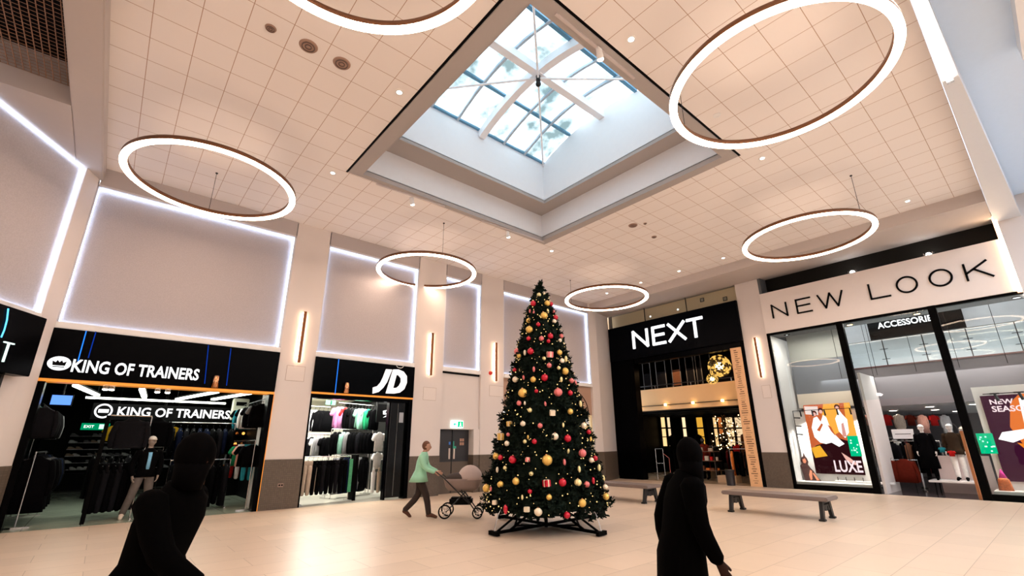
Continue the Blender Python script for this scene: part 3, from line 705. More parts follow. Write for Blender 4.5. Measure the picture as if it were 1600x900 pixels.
def g_tee(h=.66, w=.23):
    b = MB(); b.loft([((0, 0, -h), w, .03), ((0, 0, -.3), w*.94, .035), ((0, 0, -.16), w, .03), ((0, 0, -.11), w*.5, .026), ((0, 0, -.08), w*.3, .022)], 14, p=2.6)
    for s in (-1, 1): limb(b, [(s*w*.9, 0, -.16), (s*w*1.25, 0, -.31)], [.06, .058], 8, 2)
    return b.mesh('garment', True)
def g_trousers(h=.98, w=.17):
    b = MB(); b.loft([((0, 0, -.26), w*1.05, .045), ((0, 0, -.10), w*.95, .035), ((0, 0, -.07), w*.9, .03)], 14, p=2.6)
    for s in (-1, 1): limb(b, [(s*w*.5, 0, -.24), (s*w*.52, 0, -.6), (s*w*.5, 0, -h)], [.075, .062, .052], 10, 2)
    return b.mesh('garment', True)
def g_coat(h=1.05, w=.23):
    b = MB(); b.loft([((0, 0, -h), w*1.18, .07), ((0, 0, -.6), w*1.0, .065), ((0, 0, -.30), w*.95, .06), ((0, 0, -.16), w, .05), ((0, 0, -.11), w*.55, .042), ((0, 0, -.06), w*.3, .035)], 16, p=2.6)
    for s in (-1, 1): limb(b, [(s*w*.9, 0, -.17), (s*w*1.16, .01, -.45), (s*w*1.12, .0, -.75)], [.058, .052, .04], 8, 2)
    return b.mesh('garment', True)
GM = {}
def gmesh(k):
    if k not in GM: GM[k] = {'jacket': g_jacket, 'quilt': g_quilt, 'tee': g_tee, 'trousers': g_trousers, 'coat': g_coat}[k]()
    return GM[k]
hb = MB(); hb.path([(0, 0, -.06), (0, 0, .0), (.018, 0, .02), (.028, 0, 0)], .004, 5); hb.path([(-.19, 0, -.13), (0, 0, -.065), (.19, 0, -.13)], .007, 5)
HANGER = hb.mesh('hanger'); HANGER.materials.append(dark_metal)
KINDN = dict(jacket='jacket', quilt='padded jacket', tee='t-shirt', trousers='trousers', coat='coat')
FAB = {}
def fab(name, c):
    if name not in FAB: FAB[name] = mat('fabric_'+name, c, .85, var=.18, scale=14, bump=.25, bscale=40, spec=.04)
    return FAB[name]
for nme, c in dict(black=(.0015, .0015, .002), charcoal=(.008, .008, .010), navy=(.004, .007, .022), grey=(.22, .22, .23), beige=(.50, .40, .32), white=(.80, .80, .80), pink=(.85, .05, .22), lilac=(.60, .25, .50),
                   mint=(.28, .55, .44), blue=(.02, .10, .65), green=(.02, .28, .12), rust=(.11, .014, .008), red=(.55, .02, .02), brown=(.16, .07, .04), cream=(.75, .66, .55), yellow=(.75, .42, .02), teal=(.02, .22, .28),
                   orange=(.75, .22, .05), peach=(.75, .40, .32), lightblue=(.22, .52, .78), burgundy=(.10, .012, .015)).items(): fab(nme, c)
def garment(F, x, y, z, rz, kind, colour, label, group, scale=1.0):
    me = gmesh(kind)
    if not me.materials: me.materials.append(FAB['black'])
    o = bpy.data.objects.new({'quilt': 'padded_jacket', 'tee': 't_shirt'}.get(kind, kind), me); COL.objects.link(o)
    o.matrix_world = F @ Matrix.Translation((x, y, z)) @ Matrix.Rotation(rz, 4, 'Z') @ Matrix.Scale(scale, 4)
    set_mat(o, FAB[colour]); tag(o, label, 'trousers' if kind == 'trousers' else ('t-shirt' if kind == 'tee' else ('coat' if kind == 'coat' else 'jacket')), group)
    h = bpy.data.objects.new('hanger', HANGER); COL.objects.link(h); h.parent = o
    return o
def rail(F, x0, y0, x1, y1, z, name_label, feet=True, wall=False):
    t = thing('clothes_rail', name_label, 'clothes rail', F, ((x0+x1)/2, (y0+y1)/2, 0))
    d = Vector(((x1-x0)/2, (y1-y0)/2, 0)); n = Vector((-d.y, d.x, 0)).normalized()*.22
    b = MB(); b.cyl(-d+Vector((0, 0, z)), d+Vector((0, 0, z)), .014, n=8); b.build('rail', chrome, t)
    if feet:
        for s in (-1, 1):
            b = MB(); b.cyl(d*s+Vector((0, 0, .02)), d*s+Vector((0, 0, z)), .014, n=8); b.bar(d*s-n+Vector((0, 0, .015)), d*s+n+Vector((0, 0, .015)), .03, .03); b.build('post', chrome, t)
    elif wall:
        for s in (-1, 1):
            b = MB(); b.cyl(d*s+Vector((0, 0, z)), d*s+Vector((0, 0, z+.25)), .010, n=6); b.build('hanger_rod', dark_metal, t)
    return t
def hang(F, x0, y0, x1, y1, z, kinds, colours, where, group, face=None, jit=.12, scale=1.0):
    """garments along a rail; look-alikes in one row share a label"""
    n = len(colours); ang = math.atan2(y1-y0, x1-x0)+PI/2 if face is None else face
    for i in range(n):
        t = (i+.5)/n; k = kinds[i % len(kinds)]
        garment(F, x0+(x1-x0)*t, y0+(y1-y0)*t, z-.035, ang+random.uniform(-jit, jit), k, colours[i], f"{colours[i]} {KINDN[k]} {where}", group, scale)
def box_thing(name, label, cat, F, x0, x1, y0, y1, z0, z1, m, group=None, bev=.004):
    b = MB(); w, d = (x1-x0)/2, (y1-y0)/2; b.box(-w, w, -d, d, 0, z1-z0, bev=bev)
    return solo(name, b, m, label, cat, F, group, loc=((x0+x1)/2, (y0+y1)/2, z0))
# ================================================================== TRAINER SHOP
def fascia(F, name, label, x0, x1, z0, z1, m, y0=-.06, y1=.3):
    t = thing(name, label, 'shop sign', F, ((x0+x1)/2, 0, z0))
    b = MB(); w = (x1-x0)/2; b.box(-w, w, y0, y1, 0, z1-z0, bev=.006); b.build('sign_board', m, t); return t
def blue_streak(t, px0, px1, fp, cx, z0, m, D=0.0):  # blue streak on a sign face, built as a thin glowing bar
    (xa, za), (xb, zb) = fp(*px0), fp(*px1)
    b = MB(); b.cyl((xa-cx, -.075, za-z0), (xb-cx, -.075, zb-z0), .010, n=6); b.build('glow_streak', m, t)
tk = fascia(FL, 'shop_fascia', 'long glossy black shop sign with white lettering and a crown badge', -1.28, 3.38, 3.02, 4.125, black_gloss)
kc = 1.05
def lz(fp, px, py, z0): return fp(px, py)[1]-z0
xa, xb = LP(112, 575)[0]-kc, LP(311, 582)[0]-kc; za, zb = lz(LP, 205, 588, 3.02), lz(LP, 205, 569, 3.02)
lettering('lettering', 'KING OF TRAINERS', xa, xb, za, zb, sign_white, tk, y=-.08, depth=.03, bold=.018)
bx, bz = LP(93, 568.5); b = MB(); r = .155
b.prism([(bx-kc+.19*math.cos(2*PI*i/28), bz-3.02+.15*math.sin(2*PI*i/28)) for i in range(28)], -.10, -.06); bd = b.build('badge', sign_white, tk)
c0, d0 = bx-kc, bz-3.02
b = MB(); b.prism([(c0-.10, d0-.05), (c0+.10, d0-.05), (c0+.115, d0+.05), (c0+.06, d0+.02), (c0+.035, d0+.07), (c0, d0+.025), (c0-.035, d0+.07), (c0-.06, d0+.02), (c0-.115, d0+.05)], -.108, -.099)
b.box(c0-.095, c0+.095, -.108, -.099, d0-.085, d0-.065); b.build('crown', near_black, bd)
for p0, p1, m in (((135, 518), (122, 565), blue_glow), ((150, 519), (138, 560), blue_dim), ((325, 540), (319, 600), blue_dim), ((360, 545), (353, 603), blue_dim)): blue_streak(tk, p0, p1, LP, kc, 3.02, m)
def can_light(fp, F, px, z, lab, r=.07):
    x, _ = fp(px, 600); t = thing('wall_light', lab, 'wall light', F, (x, -.14, z), group='copper tube lights on the black shop signs')
    b = MB(); b.cyl((0, 0, 0), (0, 0, .30), r, n=20); b.build('tube', copper, t, True); b = MB(); b.box(-.02, .02, 0, .08, .12, .18); b.build('bracket', near_black, t)
can_light(LP, FL, 335, 3.03, 'small copper tube light at the right of the trainer shop sign')
b = MB(); b.box(-1.28, 3.38, -.05, .28, 2.955, 3.02); struct('trim_orange', b, orange_trim, FL)
b = MB(); b.box(-1.28, -1.16, -.03, .3, 0, 2.955); b.box(3.26, 3.38, -.03, .3, 0, 2.955); struct('trim_shopfront', b, black_gloss, FL)
b = MB(); b.box(3.375, 3.39, -.035, .02, 0, 2.955); struct('trim_orange', b, orange_trim, FL)
KD = 11.8
green_floor = grid_mat('shop_floor_green', (.30, .34, .27), (.16, .19, .15), 0, .9, 0, .45, .01, .22, .12)
b = MB(); b.box(-1.8, 3.85, 0, KD, -.2, 0); struct('floor_trainer_shop', b, green_floor, FL)
b = MB(); b.box(-1.8, 3.85, .35, KD, 3.75, 3.85); struct('ceiling_trainer_shop', b, black_matt, FL)
b = MB(); b.box(-1.9, -1.8, 0.3, KD, 0, 3.8); struct('wall_trainer_shop_left', b, near_black, FL)
b = MB(); b.box(3.85, 3.95, 0.3, KD, 0, 3.8); struct('wall_trainer_shop_right', b, near_black, FL)
b = MB(); b.box(-1.9, 3.95, KD, KD+.1, 0, 3.8); struct('wall_trainer_shop_back', b, near_black, FL)
def tube_light(F, a, bb, z, label, group, w=.12, m=None):
    a = Vector((a[0], a[1], 0)); bb = Vector((bb[0], bb[1], 0)); c = (a+bb)/2
    t = thing('ceiling_light', label, 'ceiling light', F, (c.x, c.y, z), group=group)
    q = MB(); q.bar(a-c, bb-c, w, .05); q.build('diffuser', m or shop_glow, t); q = MB(); q.bar(a-c+Vector((0, 0, .045)), bb-c+Vector((0, 0, .045)), w+.03, .04); q.build('housing', near_black, t)
    q = MB()
    for p in (a-c, bb-c): q.cyl(p+Vector((0, 0, .05)), p+Vector((0, 0, 3.75-z if z < 3.7 else .1)), .005, n=4)
    q.build('wire', dark_metal, t)
G = 'white strip lights under the black ceiling of the trainer shop'
for (x0, y0), (x1, y1), lab in (((-.75, 1.6), (-.35, 4.2), 'white strip light running inwards at the left of the trainer shop'), ((-.6, 4.6), (3.0, 4.6), 'long white strip light across the shop above the inner sign'),
        ((.55, 1.6), (.75, 4.2), 'short white strip light left of the middle of the trainer shop ceiling'), ((2.2, 1.2), (1.6, 4.4), 'slanting white strip light right of the middle of the trainer shop ceiling'),
        ((3.0, 1.0), (2.5, 3.8), 'slanting white strip light at the right of the trainer shop ceiling')):
    tube_light(FL, (x0, y0), (x1, y1), 3.05 if y1 != y0 else 3.0, lab, G)
for k, px in enumerate((166, 176, 247, 263)):
    x, z = LP(px, 602 if k < 2 else 607, .8); t = thing('spot_light', ['left', 'right', 'left', 'right'][k]+' spot of the '+('upper left' if k < 2 else 'middle')+' pair under the orange strip of the trainer shop', 'spot light', FL, (x, .8, 3.02), group='spots inside the trainer shop entrance'); b = MB(); b.cyl((0, 0, .0), (0, 0, .73), .008, n=5); b.build('rod', dark_metal, t)
    b = MB(); b.cyl((0, 0, .02), (0, -.03, -.10), .05, .06, 14); b.build('spot_head', white_paint, t); b = MB(); b.cyl((0, -.032, -.10), (0, -.034, -.108), .052, n=14); b.build('lens', shop_glow2, t)
# inner sign
x0, z0 = LP(143, 656, 4.8); x1, z1 = LP(362, 632, 4.8)
t = thing('inner_sign', 'white lettered sign with a round badge hanging inside the trainer shop', 'sign', FL, ((x0+x1)/2, 4.8, 2.45)); m_ = (x0+x1)/2
b = MB(); b.box(x0-m_-.05, x1-m_+.15, 0, .06, -.05, .42); b.build('board', near_black, t)
lettering('lettering', 'KING OF TRAINERS', x0-m_+.55, x1-m_, .05, .33, sign_white, t, y=-.03, depth=.02, bold=.018)
b = MB(); b.ring((0, 0, 0), .19, .045, -.02, .02, 32)
for v in b.bm.verts: v.co = Vector((v.co.x+x0-m_+.22, v.co.z-.03, v.co.y+.19))
b.box(x0-m_+.10, x0-m_+.34, -.045, -.02, .14, .24); b.build('badge', sign_white, t)
# screen, green sign, shelves of shoes
x0, z1 = LP(82, 617, 2.2); x1, z0 = LP(110, 633, 2.2)
t = thing('wall_screen', 'blue lit screen tilted high at the left of the trainer shop', 'screen', FL, ((x0+x1)/2, 2.2, z0)); w = (x1-x0)/2
b = MB(); b.box(-w-.02, w+.02, 0, .05, -.02, z1-z0+.02); b.build('casing', near_black, t); b = MB(); b.box(-w, w, -.006, 0, 0, z1-z0); b.build('display', glow('screen_blue', (.10, .25, .80), .9), t)
b = MB(); b.bar((0, .03, z1-z0), (0, .03, z1-z0+.8), .03, .03); b.build('ceiling_arm', dark_metal, t)
x0, z1 = LP(128, 661, 11.74); x1, z0 = LP(170, 672, 11.74)
t = thing('emergency_exit_sign', 'green exit sign strip on the back wall of the trainer shop', 'sign', FL, ((x0+x1)/2, 11.74, z0)); w = (x1-x0)/2
b = MB(); b.box(-w, w, 0, .05, 0, z1-z0); b.build('board', glow('green_sign', (.0, .25, .10), .6), t); lettering('lettering', 'EXIT', -w*.8, -w*.1, .08, z1-z0-.08, sign_white, t, y=-.01, depth=.01)
b = MB(); b.box(w*.25, w*.9, -.02, 0, .04, z1-z0-.04); b.build('pictogram', glow('pale_green', (.5, .9, .7), .9), t)
def shoe_mesh():
    b = MB(); b.loft([((0, 0, 0), .045, .14), ((0, 0, .02), .045, .14), ((0, .01, .05), .040, .125), ((0, .045, .085), .036, .075), ((0, .06, .11), .032, .05)], 12, p=2.4); return b.mesh('trainer', True)
SHOE = shoe_mesh(); SHOE.materials.append(FAB['black'])
SOLE = (lambda b: b.mesh('sole', True))((lambda b: b.loft([((0, 0, -.012), .046, .142), ((0, 0, .012), .048, .145)], 12, p=2.6))(MB())); SOLE.materials.append(FAB['white'])
def shelf_unit(F, x0, x1, y, z0, z1, rows, n, lab, group, shoelab, cols, depth=.32):
    t = thing('shoe_shelf', lab, 'shelf', F, ((x0+x1)/2, y, 0)); w = (x1-x0)/2
    b = MB(); b.box(-w, w, depth, depth+.03, 0, z1+.2); b.build('back_panel', near_black, t)
    for r_ in range(rows):
        z = z0+(z1-z0)*r_/(rows-1); b = MB(); b.box(-w, w, .02, depth, z-.03, z); b.build('shelf', near_black, t)
        for i in range(n):
            x = x0+(x1-x0)*(i+.5)/n+random.uniform(-.02, .02); c = random.choice(cols)
            o = bpy.data.objects.new('trainer', SHOE); COL.objects.link(o); o.matrix_world = F @ Matrix.Translation((x, y+.17, z+.012)) @ Matrix.Rotation(random.uniform(.9, 1.5), 4, 'Z'); set_mat(o, FAB[c])
            tag(o, f"{c} trainer "+shoelab, 'shoe', group); s_ = bpy.data.objects.new('sole', SOLE); COL.objects.link(s_); s_.parent = o
    b = MB(); b.box(-w, w, 0, depth, 0, z0-.12); b.build('plinth', near_black, t)
shelf_unit(FL, -.95, .95, KD-.45, .75, 2.0, 6, 9, 'dark shelf wall of trainers at the back of the trainer shop', 'trainers on the back shelves', 'on the shelf wall at the back left of the trainer shop', ['grey', 'charcoal', 'beige', 'white', 'white'])
shelf_unit(FL, 1.3, 3.6, KD-.45, .75, 2.0, 5, 8, 'dark shelf wall of trainers behind the mannequin in the trainer shop', 'trainers on the shelves behind the mannequin', 'on the shelves far behind the capped mannequin', ['charcoal', 'black', 'white', 'grey'])
# left and centre racks
rail(FL, -1.30, .5, -1.30, 2.8, 2.55, 'high wall rail of dark clothes at the left of the trainer shop', feet=True)
hang(FL, -1.12, .5, -1.12, 2.8, 2.55, ['jacket'], ['charcoal', 'black', 'charcoal', 'black', 'black', 'charcoal', 'black', 'grey'], 'on the high rail at the left of the trainer shop', 'tops on the high left rail of the trainer shop')
rail(FL, -1.02, .5, -1.02, 3.0, 1.5, 'low wall rail of black coats at the left of the trainer shop', feet=True)
hang(FL, -.98, .5, -.98, 3.0, 1.52, ['coat', 'quilt'], ['black', 'black', 'charcoal', 'black', 'black', 'navy', 'black', 'black'], 'on the low rail at the left of the trainer shop', 'coats on the low left rail of the trainer shop', scale=1.15)
x0, _ = LP(130, 760, .6); x1, _ = LP(182, 760, .6)
rail(FL, .05, .75, .85, .75, 2.32, 'two tier rail of dark clothes in the middle left of the trainer shop')
garment(FL, .50, .72, 2.33, .0, 'quilt', 'charcoal', 'dark grey padded jacket facing out, top of the middle rail of the trainer shop', 'display jackets of the trainer shop', 1.1)
garment(FL, 1.02, 1.3, 2.36, .0, 'quilt', 'black', 'black padded jacket facing out behind the capped mannequin', 'display jackets of the trainer shop', 1.1)
hang(FL, .0, .85, .85, 1.25, 1.35, ['trousers'], ['black', 'charcoal', 'black', 'charcoal', 'black', 'black', 'charcoal'], 'on the middle left rail of the trainer shop', 'trousers on the middle left rail of the trainer shop', face=PI/2+.35, scale=1.15)
hang(FL, -.15, 1.9, .9, 2.2, 1.5, ['coat', 'trousers'], ['black', 'charcoal', 'black', 'black', 'charcoal', 'black'], 'second row behind the middle left rail of the trainer shop', 'clothes behind the middle left rail', face=PI/2)
box_thing('mirror_post', 'black square post at the front edge of the middle left rail', 'post', FL, -.02, .06, .30, .38, 0, 2.3, black_matt)
x, _ = LP(222, 760, .75)
mn = thing('mannequin', 'mannequin in white cap, light blue shirt, dark jacket and grey joggers', 'mannequin', FL, (x, .75, 0), rz=.15)
figure(mn, dict(knL=(-.17, -.03, .50), anL=(-.25, .05, .09), toL=(-.29, -.10, .035), knR=(.13, -.02, .5), anR=(.17, .02, .09), toR=(.2, -.13, .035), elL=(-.27, .03, 1.15), elR=(.27, .03, 1.15)), mat('mannequin_skin', (.30, .24, .20), .5), 1.05,
       top=FAB['black'], legs=fab('jogger_grey', (.13, .11, .10)), shoe=fab('shoe_cream', (.7, .6, .5)), coat_len=.86, open_front=FAB['lightblue'], cap=fab('cap_white', (.75, .72, .66)))
for px, py, D, kd, c in ((172, 690, 6, 'tee', 'yellow'), (268, 690, 6, 'tee', 'yellow'), (247, 682, 5.5, 'tee', 'green'), (246, 700, 5, 'tee', 'white')):
    x, z = LP(px, py, D); g_ = garment(FL, x, D, z+.55, 0, kd, c, f"{c} t-shirt hung facing out, "+('left' if px < 200 else 'right')+" of the capped mannequin's head", 'coloured t-shirts in the trainer shop', .8); q = MB(); q.cyl((0, 0, .02), (0, 0, (3.75-z-.55)/.8), .006, n=4); q.build('hanging_wire', dark_metal, g_)
rail(FL, 1.35, 2.3, 3.0, 2.3, 2.25, 'long rail of dark clothes to the right in the trainer shop')
hang(FL, 1.4, 2.3, 3.0, 2.3, 2.2, ['jacket', 'coat', 'jacket'], ['black', 'navy', 'charcoal', 'black', 'navy', 'navy', 'black', 'charcoal', 'navy', 'black'], 'on the long rail right of the capped mannequin', 'clothes on the long rail of the trainer shop', scale=1.1)
hang(FL, 1.5, 1.6, 2.9, 1.6, 1.25, ['trousers', 'coat'], ['black', 'black', 'charcoal', 'black', 'brown', 'black', 'black', 'charcoal'], 'on the low rail behind the left passer-by', 'clothes on the low rail of the trainer shop', scale=1.1)
rail(FL, 1.5, 1.6, 2.9, 1.6, 1.25, 'low rail of dark clothes behind the left passer-by')
hang(FL, 3.2, .5, 3.2, 3.4, 1.75, ['tee', 'trousers', 'tee'], ['black', 'teal', 'black', 'peach', 'white', 'green', 'black', 'red', 'black', 'grey', 'black'], 'on the rail by the right edge of the trainer shop', 'clothes on the right edge rail of the trainer shop')
rail(FL, 3.2, .4, 3.2, 3.5, 1.75, 'rail of mixed colour clothes by the right edge of the trainer shop')
hang(FL, 3.3, .5, 3.3, 3.4, 2.85, ['jacket', 'tee'], ['black', 'grey', 'black', 'black', 'white', 'black', 'teal', 'black'], 'on the high rail by the right edge of the trainer shop', 'clothes on the high right edge rail of the trainer shop')
rail(FL, 3.3, .4, 3.3, 3.5, 2.87, 'high rail by the right edge of the trainer shop', feet=False, wall=True)
x, z = LP(376, 640, 3.2); t = thing('air_conditioner', 'pale boxy air unit high at the right of the trainer shop', 'air conditioner', FL, (x, 3.2, z))
b = MB(); b.box(-.22, .22, 0, .3, -.32, .35, bev=.02); b.build('body', mat('ac_cream', (.72, .72, .60), .5), t); b = MB(); b.box(-.15, .15, -.006, .0, .12, .24); b.build('vent', near_black, t)
x, z = LP(377, 690, 5); t = thing('lit_shelf', 'shelf of small glowing amber goods at the right of the trainer shop', 'shelf', FL, (x, 5, 0))
b = MB(); b.box(-.55, .55, .0, .05, 0, 2.6)
for k in range(5): b.box(-.55, .55, -.25, 0, .9+k*.35, .92+k*.35)
b.build('shelves', near_black, t)
for k in range(5):
    for j in range(5):
        b = MB(); b.ball((-.4+j*.2, -.13, .975+k*.35), .05, 8, 6); b.build('amber_item', glow('amber', (1, .42, .08), .9) if (k+j) % 2 else FAB['orange'], t)

# ================================================================== JD SHOP
tj = fascia(FL, 'shop_fascia', 'glossy black shop sign with two big slanted white letters', 4.37, 7.66, 3.10, 4.125, black_gloss)
jc = 6.015
def jd_pts(pts, M=None):
    r = []
    for px, py in pts: x, z = LP(px, py, -.06); r.append((x-jc, z-3.10))
    return r
jm = glow('jd_white', (.98, .84, .78), .95)
J1 = [(603.0, 577), (612, 577.8), (604, 597), (598, 606), (591, 612.5), (582, 615), (582.5, 605.5), (589, 603.5), (594, 598), (598, 590)]
b = MB(); b.prism(jd_pts(J1), -.10, -.06); b.build('letter_j', jm, tj)
D1 = [(614, 577.5), (622, 577.5), (630, 581), (635, 588), (635, 598), (631, 608), (624, 613.5), (615, 615), (602.5, 614.5)]
D2 = [(619.0, 585.5), (622.5, 586.5), (626, 591), (626, 597), (623, 603), (619, 606.2), (613.5, 606.5)]
o_, i_ = jd_pts(D1), jd_pts(D2)
b = MB()
def pp(a): return [Vector((p[0], -.10, p[1])) for p in a]
oc = o_; ic = [i_[0], i_[1], i_[2], i_[3], i_[4], i_[5], i_[6]]
pairs = [(0, 0), (1, 1), (2, 1), (3, 2), (4, 3), (5, 4), (6, 5), (7, 5), (8, 6)]
for k in range(9):
    a, c = pairs[k], pairs[(k+1) % 9]
    q = [oc[a[0]], oc[c[0]], ic[c[1]]]+([ic[a[1]]] if a[1] != c[1] else [])
    b.prism(q, -.10, -.06)
b.build('letter_d', jm, tj)
blue_streak(tj, (528, 562), (522, 616), LP, jc, 3.10, blue_glow)
can_light(LP, FL, 539.5, 3.11, 'small copper tube light at the left of the JD sign')
t = thing('cable_loop', 'small white cable loop hanging over the top edge of the JD sign', 'cable', FL, (LP(623, 573)[0], -.09, 4.13))
b = MB(); b.path([Vector((.13*math.cos(a), 0, .09*math.sin(a))) for a in [PI+i*PI/12 for i in range(13)]], .008, 6); b.build('loop', white_paint, t)
b = MB(); b.box(4.37, 7.66, -.045, .25, 3.045, 3.10); struct('trim_orange', b, orange_trim, FL)
b = MB(); b.box(4.37, 7.66, .0, .25, 2.93, 3.045); b.box(7.53, 7.66, -.03, .3, 0, 3.05); b.box(4.37, 4.42, -.01, .3, 0, 3.05); b.box(6.86, 6.92, .02, .2, 0, 2.95); struct('trim_shopfront', b, black_gloss, FL)
t = thing('glass_side_screen', 'dark glass side screen at the right of the JD entrance', 'glass screen', FL, (7.22, .1, 0))
b = MB(); b.box(-.31, .31, 0, .012, .05, 2.93); b.build('pane', mat('dark_screen_glass', (.0015, .002, .002), .12, spec=.2), t)
for s in (-.28, -.02): q = MB(); q.box(s, s+.015, -.02, 0, .1, 2.9); q.build('edge_profile', mat('edge_grey', (.12, .12, .11), .4, .5), t)
q = MB(); q.box(.05, .2, -.006, 0, 2.3, 2.62); q.build('sticker', mat('sticker_pale', (.35, .38, .42), .6), t)
JDD = 7.0
b = MB(); b.box(3.95, 8.2, 0, JDD, -.2, 0); struct('floor_sports_shop', b, grid_mat('shop_floor_grey', (.40, .38, .33), (.25, .23, .2), 0, .9, 0, .9, .01, .3, .1), FL)
b = MB(); b.box(3.95, 8.2, .2, JDD, 3.45, 3.55); struct('ceiling_sports_shop', b, mat('cream_ceiling', (.80, .78, .66), .7), FL)
b = MB(); b.box(3.95, 4.05, .3, JDD, 0, 3.5); struct('wall_sports_shop_left', b, mat('cream_wall', (.62, .60, .52), .7), FL)
b = MB(); b.box(8.1, 8.2, .3, JDD, 0, 3.5); struct('wall_sports_shop_right', b, near_black, FL)
b = MB(); b.box(3.95, 8.2, JDD, JDD+.1, 0, 3.5); struct('wall_sports_shop_back', b, MATS['cream_wall'], FL)
# front low rail
rail(FL, 4.55, .55, 6.05, .75, 1.28, 'low white rail of trousers at the front left of the JD shop')
hang(FL, 4.5, .55, 5.9, .75, 1.28, ['trousers'], ['navy', 'beige', 'beige', 'black', 'black', 'charcoal', 'black', 'black', 'charcoal', 'black'], 'on the low front rail of the JD shop', 'trousers on the low front rail of the JD shop', face=.35, jit=.06)
box_thing('bag_panel', 'narrow green and white printed panel at the end of the low JD rail', 'panel', FL, 5.98, 6.08, .62, .66, .25, 1.2, mat('printed_green', (.05, .30, .14), .6, var=.6, scale=30))
box_thing('rail_end_panel', 'black upright end panel of the low JD rail', 'panel', FL, 6.12, 6.22, .55, .95, 0, 1.32, black_matt)
# tiers of clothes behind
hang(FL, 4.35, 2.6, 6.1, 2.9, 1.98, ['tee', 'jacket'], ['black', 'blue', 'black', 'blue', 'black', 'pink', 'white', 'charcoal', 'white', 'grey', 'black', 'black'], 'on the mid height rail at the left of the JD shop', 'tops on the mid height rail of the JD shop', face=.6, jit=.12, scale=1.0)
rail(FL, 4.25, 2.6, 6.1, 2.9, 1.96, 'mid height rail of blue, pink and white tops in the JD shop')
hang(FL, 4.3, 2.7, 6.1, 3.0, 1.15, ['trousers'], ['black', 'navy', 'charcoal', 'black', 'grey', 'black', 'navy', 'black', 'charcoal', 'black', 'black', 'navy'], 'on the low rail behind at the left of the JD shop', 'trousers on the low back rail of the JD shop', face=.6, jit=.12)
rail(FL, 4.2, 3.2, 6.2, 3.5, 2.95, 'high rail of black jackets at the left of the JD shop', feet=False, wall=True)
hang(FL, 4.3, 3.2, 6.2, 3.5, 2.93, ['jacket'], ['black', 'black', 'navy', 'black', 'charcoal', 'black', 'grey', 'white', 'white', 'black', 'black', 'black'], 'on the high rail at the left of the JD shop', 'jackets on the high rail of the JD shop', face=.4, jit=.12, scale=1.15)
rail(FL, 5.95, 2.0, 7.6, 2.6, 3.0, 'high rail of pink, green and black tops in the middle of the JD shop', feet=False, wall=True)
hang(FL, 5.9, 2.0, 7.6, 2.6, 2.98, ['tee', 'jacket'], ['lilac', 'lilac', 'red', 'black', 'black', 'charcoal', 'mint', 'mint', 'grey', 'green', 'black', 'black'], 'on the high rail in the middle of the JD shop', 'tops on the high middle rail of the JD shop', face=.7, jit=.12, scale=1.15)
rail(FL, 5.7, 1.7, 7.4, 2.3, 2.12, 'middle rail of mint and black tracksuits in the JD shop')
hang(FL, 5.75, 1.7, 7.4, 2.3, 2.14, ['jacket'], ['black', 'black', 'mint', 'grey', 'black', 'black', 'charcoal', 'black', 'black', 'black'], 'on the middle rail of the JD shop', 'tracksuit tops on the middle rail of the JD shop', face=.8, jit=.12, scale=1.1)
hang(FL, 5.8, 1.5, 7.2, 2.1, 1.32, ['trousers', 'coat'], ['grey', 'grey', 'black', 'navy', 'navy', 'navy', 'charcoal', 'navy', 'grey', 'black', 'black'], 'on the lower middle rail of the JD shop', 'trousers on the lower middle rail of the JD shop', face=.8, jit=.12, scale=1.1)
rail(FL, 5.8, 1.5, 7.2, 2.1, 1.32, 'lower rail of grey and navy trousers in the middle of the JD shop')
x, _ = LP(591, 715, .9)
garment(FL, x, .95, 2.10, .5, 'tee', 'white', 'white t-shirt facing out at the right of the JD entrance', 'display clothes by the JD glass screen', 1.05)
garment(FL, x+.02, 1.0, 1.45, .5, 'tee', 'white', 'white t-shirt hanging below another at the right of the JD entrance', 'display clothes by the JD glass screen', .9)
garment(FL, x-.12, .9, .95, .9, 'trousers', 'white', 'white trousers hanging at the right of the JD entrance', 'display clothes by the JD glass screen', .8)
garment(FL, x+.10, .95, .95, .9, 'trousers', 'beige', 'pale grey beige trousers at the right of the JD entrance', 'display clothes by the JD glass screen', .8)
box_thing('display_stand', 'slim dark stand carrying the white display clothes in the JD shop', 'stand', FL, x+.22, x+.28, .9, 1.0, 0, 2.3, dark_metal)
box_thing('printed_banner', 'narrow green and white banner beside the white clothes in the JD shop', 'banner', FL, x+.36, x+.46, .8, .83, 0, 1.6, MATS['printed_green'])
x0, z1 = LP(590, 631, 1.4); x1, z0 = LP(616, 660, 1.4)
t = thing('hanging_sign', 'black hanging sign with a white mark in the JD shop', 'sign', FL, ((x0+x1)/2, 1.4, z0)); w, h = (x1-x0)/2, z1-z0
b = MB(); b.box(-w, w, 0, .05, 0, h); b.build('board', near_black, t)
b = MB(); b.prism([(-w*.35, h*.62), (w*.30, h*.72), (-w*.05, h*.60), (-w*.1, h*.52), (w*.22, h*.5), (w*.18, h*.32), (-w*.3, h*.25), (w*.05, h*.38), (w*.02, h*.43), (-w*.3, h*.42)], -.012, 0); b.build('mark', sign_white, t)
b = MB(); b.cyl((-w*.8, .02, h), (-w*.8, .02, 3.45-z0), .006, n=5); b.cyl((w*.8, .02, h), (w*.8, .02, 3.45-z0), .006, n=5); b.build('wire', dark_metal, t)
